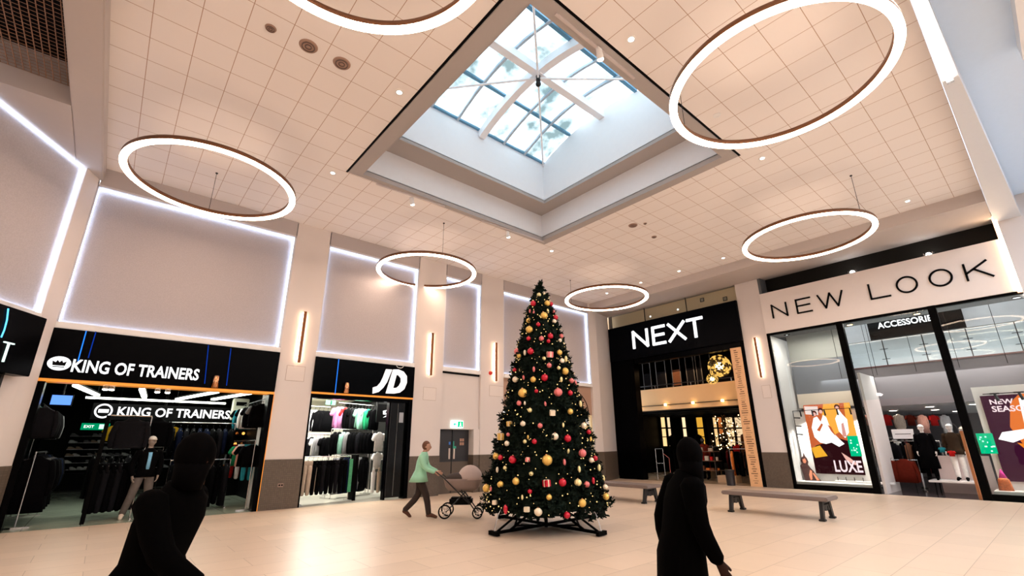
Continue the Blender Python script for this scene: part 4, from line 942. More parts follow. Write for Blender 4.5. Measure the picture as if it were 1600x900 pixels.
x, z = LP(517, 629, 5.5); t = thing('exit_sign', 'tiny green exit sign deep inside the JD shop', 'sign', FL, (x, 5.5, z)); b = MB(); b.box(-.2, .2, 0, .04, -.09, .09); b.cyl((-.15, .02, .09), (-.15, .02, 3.45-z), .006, n=5); b.cyl((.15, .02, .09), (.15, .02, 3.45-z), .006, n=5); b.build('body', MATS['pale_green'] if 'pale_green' in MATS else sign_white, t); b = MB(); b.box(-.02, .04, -.01, 0, -.07, .07); b.build('figure', MATS['exit_green'], t)
tube_light(FL, (4.6, 1.6), (7.4, 1.6), 3.38, 'long white strip light near the front of the JD ceiling', 'strip lights of the JD shop', .16); tube_light(FL, (4.6, 4.2), (7.4, 4.2), 3.38, 'long white strip light further back in the JD ceiling', 'strip lights of the JD shop', .16)

# ================================================================== SHOP OF THE DIAGONAL WALL
td = thing('shop_fascia', 'black box sign with a thin white letter T at the left edge', 'shop sign', FD, (-1.6, -.1, 2.95))
b = MB(); b.box(-2.2, 1.42, -.18, .1, 0, 1.2, bev=.01); b.build('sign_board', black_gloss, td)
x, z = DP(9, 550, -.28)
b = MB(); stroke_letter(b, 'T', x+1.6-.11, x+1.6+.09, z-2.95-.18, z-2.95+.17, .022, -.21, -.18); b.build('letter', glow('pale_letter', (.7, 1, .9), 1.1), td)
b = MB(); b.path([Vector((DP(px, py, -.28)[0]+1.6, -.20, DP(px, py, -.28)[1]-2.95)) for px, py in ((11, 482), (9, 500), (5, 515), (0, 527))], .012, 6); b.build('glow_streak', glow('cyan_line', (.08, .5, 1), 1.6), td)
b = MB(); b.box(-.52, -.46, -.06, .2, 0, 2.95); b.box(-5.5, -.46, -.05, .2, 2.8, 2.95); struct('trim_shopfront', b, dark_metal, FD)
# ================================================================== NEXT SHOP (frame FR: X = -y)
b = MB(); b.box(-16.0, NPX0, .35, .9, 7.2, 8.3); struct('wall_lantern_shop_upper', b, mat('upper_beige', (.85, .64, .42), .6), FR)
t = thing('clerestory_window', 'beige glazed band above the NEXT sign with small lights in it', 'window', FR, (-11.4, .1, 7.36))
b = MB(); b.box(-3.3, 3.42, 0, .01, 0, .72); b.build('pane', glass_clear, t)
for k in (-1.15, 1.1): b = MB(); b.box(k-.012, k+.012, -.02, .03, 0, .72); b.build('mullion', dark_metal, t)
b = MB(); b.box(-3.38, -3.2, -.02, .05, 0, .75); b.build('side_frame', mat('side_frame', (.18, .16, .14), .5), t)
for k, (px, py) in enumerate(((1014, 494), (1057, 483))):
    x, z = RP(px, py, .2); t = thing('small_wall_light', ['left', 'right'][k]+' small white light behind the glass above the NEXT sign', 'light', FR, (x, .34, z), group='small lights above the NEXT sign'); b = MB(); b.cyl((0, 0, 0), (0, -.03, 0), .04, n=12); b.build('lens', sign_white, t); b = MB(); b.cyl((0, 0, 0), (0, -.02, 0), .055, n=12); b.build('rim', white_paint, t)
for k, (px, py) in enumerate(((1095, 468), (1131, 466))):
    x, z = RP(px, py, .2); t = thing('square_bracket', ['left', 'right'][k]+' small dark square fitting above the NEXT sign', 'fitting', FR, (x, .33, z), group='square fittings above the NEXT sign'); b = MB(); s = .09; b.box(-s, s, -.03, 0, s-.02, s); b.box(-s, s, -.03, 0, -s, -s+.02); b.box(-s, -s+.02, -.03, 0, -s, s); b.box(s-.02, s, -.03, 0, -s, s); b.build('frame', dark_metal, t); b = MB(); b.box(-s+.02, s-.02, -.01, 0, -s+.02, s-.02); b.build('face', mat('fit_face', (.5, .4, .3), .6), t)
tn = fascia(FR, 'shop_fascia', 'tall black shop sign with four lit white capital letters', -14.70, -7.96, 5.62, 7.36, mat('fascia_blue_black', (.0008, .0012, .0025), .45, spec=.04), -.12, .35)
nc = -11.33
for ch, (pa, pb, pt, pbm) in zip('NEXT', (((990, 520), (1013, 543), None, None), ((1018, 512), (1042, 536), None, None), ((1044, 508), (1074, 532), None, None), ((1072, 500), (1100, 520), None, None))):
    pass
nz0, nz1 = RP(992, 546, -.12)[1], RP(990, 519, -.12)[1]
nz0b, nz1b = RP(1091, 527, -.12)[1], RP(1088, 494, -.12)[1]
za, zb = (nz0+nz0b)/2-5.62, (nz1+nz1b)/2-5.62
for ch, xa, xb, py in (('N', 990.5, 1012, 532), ('E', 1021, 1039, 525), ('X', 1045.5, 1070, 518), ('T', 1075, 1098, 510)):
    b = MB(); stroke_letter(b, ch, RP(xa, py, -.12)[0]-nc, RP(xb, py, -.12)[0]-nc, za+.06, zb-.06, .125, -.17, -.12)
    b.build('letter_'+ch.lower(), glow('next_white', (1, 1, 1), 1.1), tn)
b = MB(); b.box(-14.70, -13.35, -.05, .35, 0, 5.62); b.box(-13.5, NPX0, 0, .3, 5.36, 5.62); struct('trim_lantern_shop_front', b, black_gloss, FR)
b = MB(); b.box(NPX0-.14, NPX0, -.02, .4, 0, 5.62); struct('trim_lantern_shop_edge', b, black_matt, FR)
xs0, xs1 = RP(1148, 560, -.02)[0], RP(1163, 560, -.02)[0]
t = thing('printed_column', 'pale wood column printed with stacked dark lines at the right of NEXT', 'column', FR, (NPX0-.14-.22, -.02, 0))
b = MB(); b.box(-.22, .22, -.03, .35, 0, 5.38, bev=.004); b.build('board', mat('pale_wood', (.80, .48, .25), .5, var=.08, scale=20), t)
rr = random.Random(3)
for k in range(62):
    z = .12+k*.084; w = rr.uniform(.04, .14); c = rr.uniform(-.03, .03); b = MB(); b.box(c-w, c+w, -.034, -.03, z, z+rr.uniform(.012, .035)); b.build('printed_line', mat('print_brown', (.16, .07, .03), .7), t)
NDD = 12
b = MB(); b.box(-16.2, NPX0+.5, 0, NDD, -.2, 0); struct('floor_lantern_shop', b, grid_mat('shop_floor_tan', (.42, .32, .22), (.2, .14, .1), 0, .6, 0, .6, .01, .22, .12), FR)
b = MB(); b.box(-16.2, NPX0+.5, .35, NDD, 7.2, 7.3); struct('ceiling_lantern_shop', b, near_black, FR)
b = MB(); b.box(-16.3, -16.2, .4, NDD, 0, 7.2); b.box(NPX0+.5, NPX0+.6, .4, NDD, 0, 7.2); struct('wall_lantern_shop_sides', b, near_black, FR)
b = MB(); b.box(-16.3, NPX0+.6, NDD, NDD+.1, 0, 7.2); struct('wall_lantern_shop_back', b, mat('dark_brown_wall', (.03, .022, .016), .7), FR)
cream_lit = mat('cream_bulkhead', (.85, .56, .30), .7)
b = MB(); b.box(-16.2, NPX0+.5, 2.0, 2.15, 3.22, 4.30); struct('wall_lantern_shop_mezzanine', b, cream_lit, FR)
b = MB(); b.box(-16.2, NPX0+.5, 2.15, NDD, 3.22, 3.4); struct('ceiling_lantern_shop_lower', b, mat('next_lower_ceiling', (.22, .16, .11), .7), FR)
for k in range(7):
    b = MB(); b.box(-16, NPX0+.4, 2.6+k*1.1, 2.75+k*1.1, 3.10, 3.22); struct('trim_ceiling_bar', b, near_black, FR)
t = thing('track_light_row', 'black track with small square warm lights along the cream band inside NEXT', 'track light', FR, (-12, 1.93, 3.45))
b = MB(); b.box(-3.4, 3.4, -.02, .05, -.012, .012); b.build('track', dark_metal, t)
for k, (px, py) in enumerate(((999, 637), (1040, 633), (1083, 629), (1129, 626))):
    x, z = RP(px, py, 1.9); b = MB(); b.box(x+12-.05, x+12+.05, -.10, -.0, -.05, .05, bev=.01); h = b.build('lamp_head', gold_glow, t)
# mezzanine balustrade with dark clothes behind
t = thing('mezzanine_balustrade', 'dark balustrade above the cream band inside the NEXT shop', 'balustrade', FR, (-12, 2.05, 4.30))
b = MB(); b.box(-4, 4, -.02, .04, .16, .20); b.build('rail', dark_metal, t)
for k in range(8): b = MB(); b.box(-3.6+k*1.0-.012, -3.6+k*1.0+.012, -.02, .02, 0, .18); b.build('post', chrome, t)
for k, (px, w) in enumerate(((1010, .5), (1032, .6), (1056, .5), (1078, .45), (1092, .3))):
    x, z = RP(px, 580, 3.0); t = thing('upper_display_frame', ['dark tall frame at the far left of the upper NEXT floor', 'dark tall frame with faint grey edge on the upper NEXT floor', 'dark tall frame with pale cloth on the upper NEXT floor', 'dark tall frame left of the lantern inside NEXT', 'narrow dark frame beside the lantern inside NEXT'][k], 'display frame', FR, (x, 3.0, 4.4), group='dark frames on the upper floor of NEXT')
    b = MB(); b.box(-w/2, -w/2+.03, 0, .03, 0, 1.5); b.box(w/2-.03, w/2, 0, .03, 0, 1.5); b.box(-w/2, w/2, 0, .03, 1.47, 1.5); b.build('frame', mat('frame_grey', (.10, .10, .11), .4), t)
    b = MB(); b.box(-w/2+.04, w/2-.04, .01, .03, .1, .9); b.build('cloth', FAB['charcoal'] if k != 2 else FAB['brown'], t)
# lantern ball and small chandeliers
def lantern(px, py, D, r, lab, n, seed, cut=.5):
    x, z = RP(px, py, D); t = thing('lantern_ball' if cut < .9 else 'crystal_pendant', lab, 'pendant light', FR, (x, D, z), group=None)
    rr = random.Random(seed); g = MB(); f = MB()
    for i in range(n):
        th = math.acos(1-2*(i+.5)/n); ph = i*2.39996; d = Vector((math.sin(th)*math.cos(ph), math.sin(th)*math.sin(ph), math.cos(th)))
        u = d.orthogonal().normalized(); v = d.cross(u); k = rr.randint(4, 6); a0 = rr.uniform(0, 6); s = r*rr.uniform(.10, .17)
        pts = [d*r*rr.uniform(.93, 1.0)+(u*math.cos(a0+2*PI*j/k)+v*math.sin(a0+2*PI*j/k))*s*rr.uniform(.7, 1.2) for j in range(k)]
        q = g if rr.random() < cut else f
        c = pts+[p*.96 for p in pts]; q._add(c, [tuple(range(k)), tuple(range(2*k-1, k-1, -1))]+[(j, (j+1) % k, (j+1) % k+k, j+k) for j in range(k)])
    g.build('gold_leaf', glow('lantern_gold', (1, .56, .12), .55), t)
    f.build('dark_leaf', mat('leaf_dark', (.06, .04, .01), .4, .5), t)
    b = MB(); b.cyl((0, 0, r*.9), (0, 0, 7.2-z), .012, n=6); b.build('cord', dark_metal, t)
    b = MB(); b.ball((0, 0, 0), r*.35, 12, 8); b.build('bulb', gold_glow, t)
lantern(1124, 572, .9, .50, 'large round lantern of dark and golden leaves inside the NEXT entrance', 170, 5, .42)
lantern(1113, 592, .12, .24, 'small bright crystal pendant in front of the golden lantern', 70, 6, 1.0)
lantern(1158, 608, .55, .17, 'smallest glowing pendant beside the printed wood column', 40, 8, 1.0)
# lower floor goods: lit frames at the back, rails, tables, mannequins
for k, (px, w, c, s) in enumerate(((1003, .5, (1, .62, .22), 1.4), (1017, .7, (1, .55, .10), 1.2), (1040, .45, (1, .74, .40), 1.8), (1049, .3, (1, .85, .6), 1.5), (1073, .35, (1, .85, .6), 1.8), (1098, .6, (1, .6, .08), 1.1), (1122, .3, (1, .75, .4), 1.4), (1130, .4, (.9, .3, .08), .8), (1145, .6, (1, .8, .5), 1.6), (1160, .6, (1, .85, .6), 1.3), (1172, .5, (1, .8, .5), 1.5))):
    DD = 5.6+(k % 3)*.3; x, z0_ = RP(px, 697, DD); _, z1_ = RP(px, 652, DD); hh = z1_-z0_; t = thing('lit_display_panel', ['first', 'second', 'third', 'fourth', 'fifth', 'sixth', 'seventh', 'eighth', 'ninth', 'tenth', 'eleventh'][k]+' glowing panel from the left along the back of the NEXT shop', 'display panel', FR, (x, DD, z0_), group='glowing panels at the back of NEXT')
    w *= .62; b = MB(); b.box(-w/2, w/2, 0, .05, 0, hh); b.build('panel', glow('panel_%d' % k, (c[0], c[1]*.85, c[2]*.7), s*.36), t)
    b = MB(); b.box(-w/2-.06, -w/2, -.04, .05, -z0_, hh+.1); b.box(w/2, w/2+.06, -.04, .05, -z0_, hh+.1); b.box(-w/2, w/2, -.03, .0, hh*.6, hh*.65); b.box(-w/2, w/2, -.03, .0, hh*.3, hh*.33); b.build('frame', near_black, t)
    if k % 2: garment(FR, x+.35, 5.2, 2.1, 1.2, 'coat', random.choice(['black', 'brown', 'black']), 'dark coat hanging before the glowing panels at the back of NEXT', 'coats before the glowing panels of NEXT', .8)
for k, (x0, y0, x1, y1, z, kd, cols, w) in enumerate(((-13.2, 3.0, -11.6, 3.4, 1.45, ['coat', 'jacket'], ['black', 'charcoal', 'black', 'brown', 'black', 'black', 'burgundy', 'black'], 'on the rail at the left inside NEXT'),
        (-12.9, 4.2, -10.6, 4.4, 1.42, ['coat', 'jacket'], ['black', 'brown', 'black', 'black', 'charcoal', 'black', 'burgundy', 'black', 'black'], 'on the rail deep in the middle of NEXT'),
        (-10.3, 2.6, -8.5, 2.6, 1.62, ['coat'], ['black', 'red', 'black', 'brown', 'black', 'black', 'charcoal', 'black', 'black', 'black'], 'on the rail at the right inside NEXT'),
        (-9.9, 1.5, -8.4, 1.5, 1.35, ['coat', 'trousers'], ['orange', 'black', 'black', 'charcoal', 'black', 'black', 'black', 'black'], 'on the low front rail at the right inside NEXT'))):
    rail(FR, x0, y0, x1, y1, z, 'rail of dark clothes '+['at the left', 'deep in the middle', 'at the right', 'at the front right'][k]+' inside the NEXT shop')
    hang(FR, x0, y0, x1, y1, z, kd, cols, w, 'clothes '+w, jit=.5)
t = thing('garment_stand', 'thin metal clothes frame with two uprights at the left of the NEXT entrance', 'clothes rail', FR, (-12.9, .9, 0))
b = MB(); b.path([(-.3, 0, 0), (-.3, 0, 1.35), (.1, 0, 1.35), (.1, 0, .0)], .012, 6); b.path([(-.3, 0, .7), (.1, 0, .7)], .01, 6); b.build('frame', chrome, t)
b = MB(); b.path([(.1, 0, 1.15), (.45, -.1, .95), (.45, -.1, 0)], .012, 6); b.build('arm', mat('rose_metal', (.5, .15, .12), .3, .6), t)
for k, (X, Y, w, lab) in enumerate(((-12.0, .9, .45, 'pale wooden display block at the left of the NEXT entrance floor'), (-9.9, .9, .4, 'pale wooden display block near the right of the NEXT entrance floor'))):
    box_thing('display_block', lab, 'display block', FR, X-w, X+w, Y, Y+.5, 0, .28, mat('block_wood', (.48, .34, .22), .5))
t = thing('display_table', 'dark tiered display table with small lit goods in the middle of NEXT', 'table', FR, (-11.0, 1.6, 0))
for z in (.45, .85, 1.25): b = MB(); b.box(-.6+.1*z, .6-.1*z, -.3, .3, z-.03, z); b.build('shelf', mat('table_wood', (.10, .045, .02), .4), t)
for sx in (-1, 1):
    for sy in (-1, 1): b = MB(); b.bar((sx*.5, sy*.25, 0), (sx*.48, sy*.25, 1.22), .04, .04); b.build('leg', near_black, t)
cols = ['orange', 'cream', 'rust', 'brown', 'red', 'beige']
for k in range(14):
    z = (.45, .85, 1.25)[k % 3]; c = cols[k % 6]; b = MB(); s = random.uniform(.05, .09); b.box(-s, s, -.06, .06, 0, random.uniform(.08, .22), bev=.01)
    solo('gift_box', b, FAB[c], f"{c} small box on the {('lowest', 'middle', 'top')[k % 3]} shelf of the tiered NEXT table", 'box', FR, 'small boxes on the tiered table', loc=(-11.45+.14*(k//3)*1.6, 1.55, z+.0))
t = thing('mannequin', 'mannequin in a dark red top behind the tiered table inside NEXT', 'mannequin', FR, (-11.5, 2.3, 0)); figure(t, {}, mat('mannequin_dark', (.02, .02, .02), .5), 1.05, top=FAB['rust'], legs=FAB['black'], shoe=FAB['black'])
t = thing('mannequin', 'mannequin in dark clothes near the right rail inside NEXT', 'mannequin', FR, (-9.75, 3.6, 0)); figure(t, {}, MATS['mannequin_dark'], 1.05, top=FAB['black'], legs=FAB['black'], shoe=FAB['black'])
b = MB(); b.loft([((0, 0, 0), .16, .16), ((0, 0, .5), .17, .17), ((0, 0, .52), .19, .19), ((0, 0, .58), .19, .19)], 20); solo('litter_bin', b, mat('bin_dark', (.015, .015, .02), .35), 'dark round bin on the floor at the NEXT entrance', 'bin', FR, loc=(-9.25, -.12, 0))
t = thing('lit_christmas_display', 'leafy display with orange lights in the middle of NEXT', 'display', FR, (-11.0, 4.0, 0)); b = MB()
for k in range(160):
    p = Vector((random.gauss(0, .35), random.gauss(0, .3), random.uniform(1.2, 2.9))); d = Vector((random.uniform(-1, 1), random.uniform(-1, 1), random.uniform(-1, 1))).normalized()*.09; b.bar(p-d, p+d, .05, .01)
b.build('leaves', mat('leaf_brown', (.10, .05, .01), .7), t)
b = MB()
for k in range(50): b.ball((random.gauss(0, .35), random.gauss(0, .3), random.uniform(1.2, 2.9)), .022, 6, 4)
b.build('fairy_lights', gold_glow, t); b = MB(); b.cyl((0, 0, 0), (0, 0, 1.3), .18, .14, 14); b.build('pot', near_black, t)

# ================================================================== NEW LOOK SHOP
b = MB(); b.box(NPX1, .02, .6, .7, 7.4, 8.5); b.box(NPX1, .02, .0, .6, 7.25, 7.39); struct('wall_dark_recess', b, mat('recess_black', (.008, .007, .006), .5, spec=.15), FR)
b = MB(); b.box(NPX1, NPX1+.10, .0, .6, 7.38, 8.3); struct('trim_recess_side', b, mat('recess_side', (.10, .11, .12), .5), FR)
tl = fascia(FR, 'shop_fascia', 'wide white shop sign with thin black letters', NPX1, .02, 5.74, 7.39, mat('sign_white_board', (.80, .74, .71), .45), -.05, .4)
lc = (NPX1+.02)/2
za, zb = RP(1211, 497, -.07)[1], RP(1206, 478, -.07)[1]; za2, zb2 = RP(1516, 437, -.07)[1], RP(1506, 412, -.07)[1]
z0, z1 = (za+za2)/2-5.74, (zb+zb2)/2-5.74
for ch, xa, xb, py in (('N', 1207, 1230, 488), ('E', 1244, 1267, 475), ('W', 1277, 1317, 463), ('L', 1359, 1390, 456), ('O', 1400.5, 1433, 444), ('O', 1451.5, 1487.5, 433), ('K', 1507, 1549, 421)):
    b = MB(); stroke_letter(b, ch, RP(xa, py, -.07)[0]-lc, RP(xb, py, -.07)[0]-lc, z0, z1, .055, -.085, -.05); b.build('letter_'+ch.lower(), near_black, tl)
for k, (px, py) in enumerate(((1331, 421), (1449, 391))):
    x, z = RP(px, py, .3); t = thing('sign_spot', ['left', 'right'][k]+' bright bulb above the white shop sign', 'spot light', FR, (x, .3, 7.46), group='bulbs above the white shop sign')
    b = MB(); b.cyl((0, 0, -.07), (0, 0, .0), .06, .07, 16); b.build('body', dark_metal, t); b = MB(); b.ball((0, -.02, .04), .075, 14, 10); b.build('bulb', glow('white_bulb', (1, .98, .95), 25), t)
    b = MB(); b.ring((0, 0, 0), .11, .02, .0, .015, 20)
    for q in range(10): b.cyl((.11*math.cos(q*.628), .11*math.sin(q*.628), 0), (.14*math.cos(q*.628), .14*math.sin(q*.628), .10), .004, n=4)
    b.build('cage', chrome, t)
# mullions and frames
m1t, m1b = RP(1307, 505)[0], RP(1376, 768)[0]; m2t, m2b = RP(1457, 478)[0], RP(1541, 780)[0]
M1, M2 = (m1t+m1b)/2, (m2t+m2b)/2
ft = thing('shopfront_frame', 'black framed glass shopfront under the white shop sign', 'shopfront', FR, (-3.5, 0, 0))
for nm, q in (('mullion', (NPX1, NPX1+.09, -.03, .10, 0, 5.74)), ('mullion', (M1-.10, M1+.10, -.05, .14, 0, 5.74)), ('mullion', (M2-.10, M2+.10, -.05, .14, 0, 5.74)),
              ('sill', (NPX1, M1, -.03, .12, 0, .17)), ('sill', (M2, .02, -.03, .12, 0, .17)), ('head_frame', (NPX1, .02, -.02, .12, 5.66, 5.74))):
    b = MB(); b.box(q[0]+3.5, q[1]+3.5, *q[2:], bev=.004); b.build(nm, black_matt, ft)
for x0, x1 in ((NPX1+.09, M1-.10), (M2+.10, .02)):
    b = MB(); b.box(x0+3.5, x1+3.5, .03, .042, .17, 5.66); b.build('pane', glass_clear, ft)
b = MB(); b.box(M1+.1+3.5, M2-.1+3.5, .03, .042, 2.95, 5.66); b.build('pane', glass_clear, ft)
NLD = 11
b = MB(); b.box(-8.5, 2.0, .0, NLD, -.2, 0); struct('floor_fashion_shop', b, grid_mat('shop_floor_dark', (.045, .035, .038), (.02, .015, .015), 0, .9, 0, .9, .01, .2, .15), FR)
b = MB(); b.box(-8.5, 3.0, .4, 1.1, 5.72, 5.85); struct('ceiling_window_head', b, mat('dark_grey_soffit', (.07, .07, .075), .6), FR)
b = MB(); b.box(-8.5, 3.0, 1.1, NLD, 8.2, 8.3); struct('ceiling_fashion_upper', b, white_paint, FR)
stone = mat('pale_stone', (.62, .63, .65), .5, var=.10, scale=3)
b = MB(); b.box(-8.5, 3.0, 5.6, 5.7, 4.2, 8.2); struct('wall_fashion_upper', b, stone, FR)
b = MB(); b.box(-8.4, -8.3, 1.0, NLD, 0, 8.2); b.box(2.9, 3.0, .4, NLD, 0, 8.2); struct('wall_fashion_sides', b, mat('pale_grey_wall', (.55, .54, .53), .7), FR)
b = MB(); b.box(-7.1, NPX1+.02, .4, 2.2, 0, 5.7); struct('wall_fashion_edge', b, MATS['pale_grey_wall'], FR)
b = MB(); b.box(-8.5, 3.0, NLD, NLD+.1, 0, 4.2); struct('wall_fashion_back', b, mat('back_grey', (.16, .15, .16), .6), FR)
b = MB(); b.box(-8.5, 3.0, 2.2, 2.35, 2.85, 4.28); struct('wall_fashion_mezzanine', b, mat('mezz_grey', (.15, .135, .145), .7), FR)
b = MB(); b.box(-8.5, 3.0, 2.35, NLD, 2.85, 3.0); struct('ceiling_fashion_lower', b, white_paint, FR)
# left pale block seen through the left window (stair wall)
b = MB(); b.box(-6.9, -4.9, 1.7, 1.9, 3.45, 4.75); struct('wall_window_grey', b, mat('window_grey', (.13, .14, .16), .6), FR)
b = MB(); b.box(-6.9, -4.9, 1.68, 1.9, 4.75, 6.0); struct('wall_window_pale', b, mat('window_pale', (.26, .26, .24), .6), FR)
b = MB(); b.box(-6.9, -4.9, 1.68, 1.95, 2.9, 3.45); struct('wall_window_cream', b, mat('window_cream', (.66, .58, .48), .6), FR)
# balustrade
t = thing('glass_balustrade', 'glass balustrade with thin posts on the upper floor behind the shopfront', 'balustrade', FR, (-2.5, 2.2, 4.28))
b = MB(); b.cyl((-2.6, 0, .98), (5, 0, .98), .022, n=8); b.build('handrail', chrome, t)
b = MB(); b.box(-2.6, 5, -.03, .05, -.02, .03); b.build('base_rail', mat('base_rail', (.10, .03, .03), .5), t)
for k in range(7):
    x = -2.5+k*1.15; b = MB(); b.bar((x, 0, 0), (x, 0, .98), .03, .03)
    for z in (.25, .62): b.bar((x-.12, -.03, z), (x+.12, -.03, z), .02, .02)
    b.build('post', dark_metal, t)
b = MB(); b.box(-2.6, 5, .005, .015, .05, .92); b.build('pane', glass_clear, t)
for k in range(6):
    x = -5.2+k*1.1; t = thing('hanging_cable', 'thin dark cable number '+['one', 'two', 'three', 'four', 'five', 'six'][k]+' from the left hanging behind the shopfront glass', 'cable', FR, (x, 1.5, 3.9), group='thin hanging cables behind the shopfront glass'); b = MB(); b.cyl((0, 0, 0), (0, 0, 4.3), .008, n=5); b.build('cable', near_black, t)
x0, z1 = RP(1355, 500, 5.0); x1, z0 = RP(1463, 530, 5.0)
t = thing('accessories_sign', 'black hanging sign with white capitals on the upper floor behind the glass', 'sign', FR, ((x0+x1)/2+.45, 5.0, 5.75)); w = (x1-x0)/2+.5
b = MB(); b.box(-w, w, 0, .08, 0, 1.35); b.build('board', near_black, t)
lettering('lettering', 'SHOES', -w+.45, -w+1.9, .86, 1.12, sign_white, t, y=-.01, depth=.01, bold=.02)
lettering('lettering', 'ACCESSORIES', -w+.35, w-.75, .46, .72, sign_white, t, y=-.01, depth=.01, bold=.02)
for k, (px, py) in enumerate(((1327, 505), (1432, 488), (1592, 475), (1230, 526))):
    x, _ = RP(px, py, .7); t = thing('soffit_downlight', ['warm downlight at the top of the doorway, left one', 'warm downlight at the top of the doorway, right one', 'bright downlight at the top of the rightmost window', 'tiny downlight at the top of the left window'][k], 'downlight', FR, (x, .7, 5.72), group='downlights over the shopfront'); b = MB(); b.cyl((0, 0, -.02), (0, 0, 0), (.09, .09, .09, .03)[k], n=16); b.build('lens', gold_glow if k < 2 else sign_white, t); b = MB(); b.ring((0, 0, 0), .10, .02, -.025, 0, 20); b.build('rim', near_black, t)
# left window display
b = MB(); b.box(-6.9, M1-.2, .95, 1.0, .25, 2.72); struct('wall_window_display', b, mat('display_white', (.86, .82, .80), .6), FR)
b = MB(); b.box(-7.0, M1-.15, .12, 1.0, .12, .25); struct('trim_window_floor', b, mat('window_floor', (.5, .48, .46), .5), FR)
def poster(F, fp, D, tl, tr, br, bl, label, clear=None):
    x0 = (fp(*tl, D)[0]+fp(*bl, D)[0])/2; x1 = (fp(*tr, D)[0]+fp(*br, D)[0])/2; z1 = (fp(*tl, D)[1]+fp(*tr, D)[1])/2; z0 = (fp(*bl, D)[1]+fp(*br, D)[1])/2
    t = thing('window_poster', label, 'poster', F, ((x0+x1)/2, D, z0)); return t, (x1-x0)/2, z1-z0
t, w, h = poster(FR, RP, .85, (1254, 633), (1328, 629), (1352, 742), (1276, 740), 'large glowing poster of women in party clothes in the left window')
def blob(t, pts, m, w, h, y, nm): b = MB(); b.prism([(-w+2*w*u, h*v) for u, v in pts], -y, 0); return b.build(nm, m, t)
P = lambda n, c, s=.9: glow('poster_'+n, c, s*.5)  # printed poster colours are emissive
blob(t, [(0, 0), (1, 0), (1, 1), (0, 1)], P('dark', (.035, .006, .008)), w, h, .004, 'board')
blob(t, [(0, .33), (.12, .40), (.35, .44), (.62, .50), (1, .42), (1, 1), (0, 1)], P('red', (.80, .16, .05)), w, h, .006, 'backdrop')
blob(t, [(.35, .62), (.55, .55), (.72, .6), (.78, 1), (.45, 1), (.38, .85)], P('orange', (1, .42, .06), 1.2), w, h, .008, 'curtain')
blob(t, [(.82, .5), (1, .45), (1, 1), (.88, 1)], P('orange', (1, .42, .06), 1.2), w, h, .008, 'curtain')
blob(t, [(0, .36), (.2, .40), (.32, .25), (.05, .22)], P('amber', (1, .45, .03), 1.1), w, h, .009, 'sofa')
blob(t, [(.12, .52), (.10, .66), (.18, .80), (.26, .82), (.32, .74), (.40, .84), (.46, .80), (.50, .62), (.62, .5), (.72, .42), (.60, .38), (.46, .44), (.34, .42), (.22, .44)], P('white', (1, .93, .88), 1.7), w, h, .011, 'figures')
blob(t, [(.66, .60), (.64, .78), (.70, .84), (.74, .92), (.80, .84), (.88, .76), (.86, .58), (.76, .50)], P('white', (1, .93, .88), 1.7), w, h, .011, 'figures')
blob(t, [(.30, .42), (.48, .40), (.66, .22), (.44, .16), (.34, .24)], P('dark', (.035, .006, .008)), w, h, .012, 'dress')
blob(t, [(.62, .30), (.78, .22), (.90, .14), (.84, .13), (.68, .20)], P('pinkskin', (1, .50, .42), 1.1), w, h, .012, 'legs')
def disc(t, u, v, r, m, nm, y, w, h, sy=1.0): b = MB(); b.prism([(-w+2*w*u+r*math.cos(i*PI/9), h*v+r*sy*math.sin(i*PI/9)) for i in range(18)], -y, 0); return b.build(nm, m, t)
for u, v in ((.215, .86), (.365, .895), (.725, .935)):
    disc(t, u, v+.012, .085, P('hair', (.10, .015, .01)), 'hair', .0125, w, h, 1.1); disc(t, u, v-.005, .055, P('pinkskin', (1, .50, .42), 1.1), 'face', .014, w, h, 1.25)
blob(t, [(.20, .62), (.26, .60), (.36, .70), (.33, .72)], P('red', (.80, .16, .05)), w, h, .013, 'shadow_shape'); blob(t, [(.45, .70), (.50, .60), (.58, .52), (.52, .66)], P('red', (.80, .16, .05)), w, h, .013, 'shadow_shape')
blob(t, [(.715, .52), (.74, .70), (.79, .72), (.80, .52)], P('rose', (1, .42, .35), .9), w, h, .013, 'dress_shape')
lettering('lettering', 'LUXE', -w+2*w*.42, -w+2*w*.97, h*.03, h*.19, P('pinkwhite', (1, .72, .74), 1.3), t, y=-.013, depth=.008, bold=.02)
blob(t, [(.02, .86), (.30, .84), (.32, .97), (.02, .98)], P('pale', (1, .75, .68), 1.1), w, h, .010, 'print_block')
x, z = RP(1268, 757, .9); t = thing('standing_cutout', 'flat printed cut-out of a seated woman in a dark dress in the left window', 'cut-out', FR, (x, .88, .25))
fig = [(-.17, 0), (-.20, .25), (-.24, .52), (-.16, .60), (-.20, .68), (-.16, .80), (-.09, .86), (-.06, .98), (-.03, .86), (.02, .78), (.05, .66), (.02, .56), (.08, .44), (.16, .34), (.24, .14), (.36, .02), (.36, 0)]
b = MB(); b.prism(fig, -.03, 0); b.build('dress', mat('print_dark', (.04, .008, .006), .6), t)
b = MB(); b.prism([(.02, .02), (.0, .2), (.06, .38), (.12, .34), (.08, .05)], -.034, -.03); b.prism([(.22, .02), (.12, .26), (.17, .28), (.32, .03)], -.034, -.03); b.prism([(-.12, .62), (-.13, .74), (-.04, .78), (-.01, .68), (-.05, .60)], -.034, -.03); b.build('skin', mat('print_skin', (.62, .22, .12), .6), t)
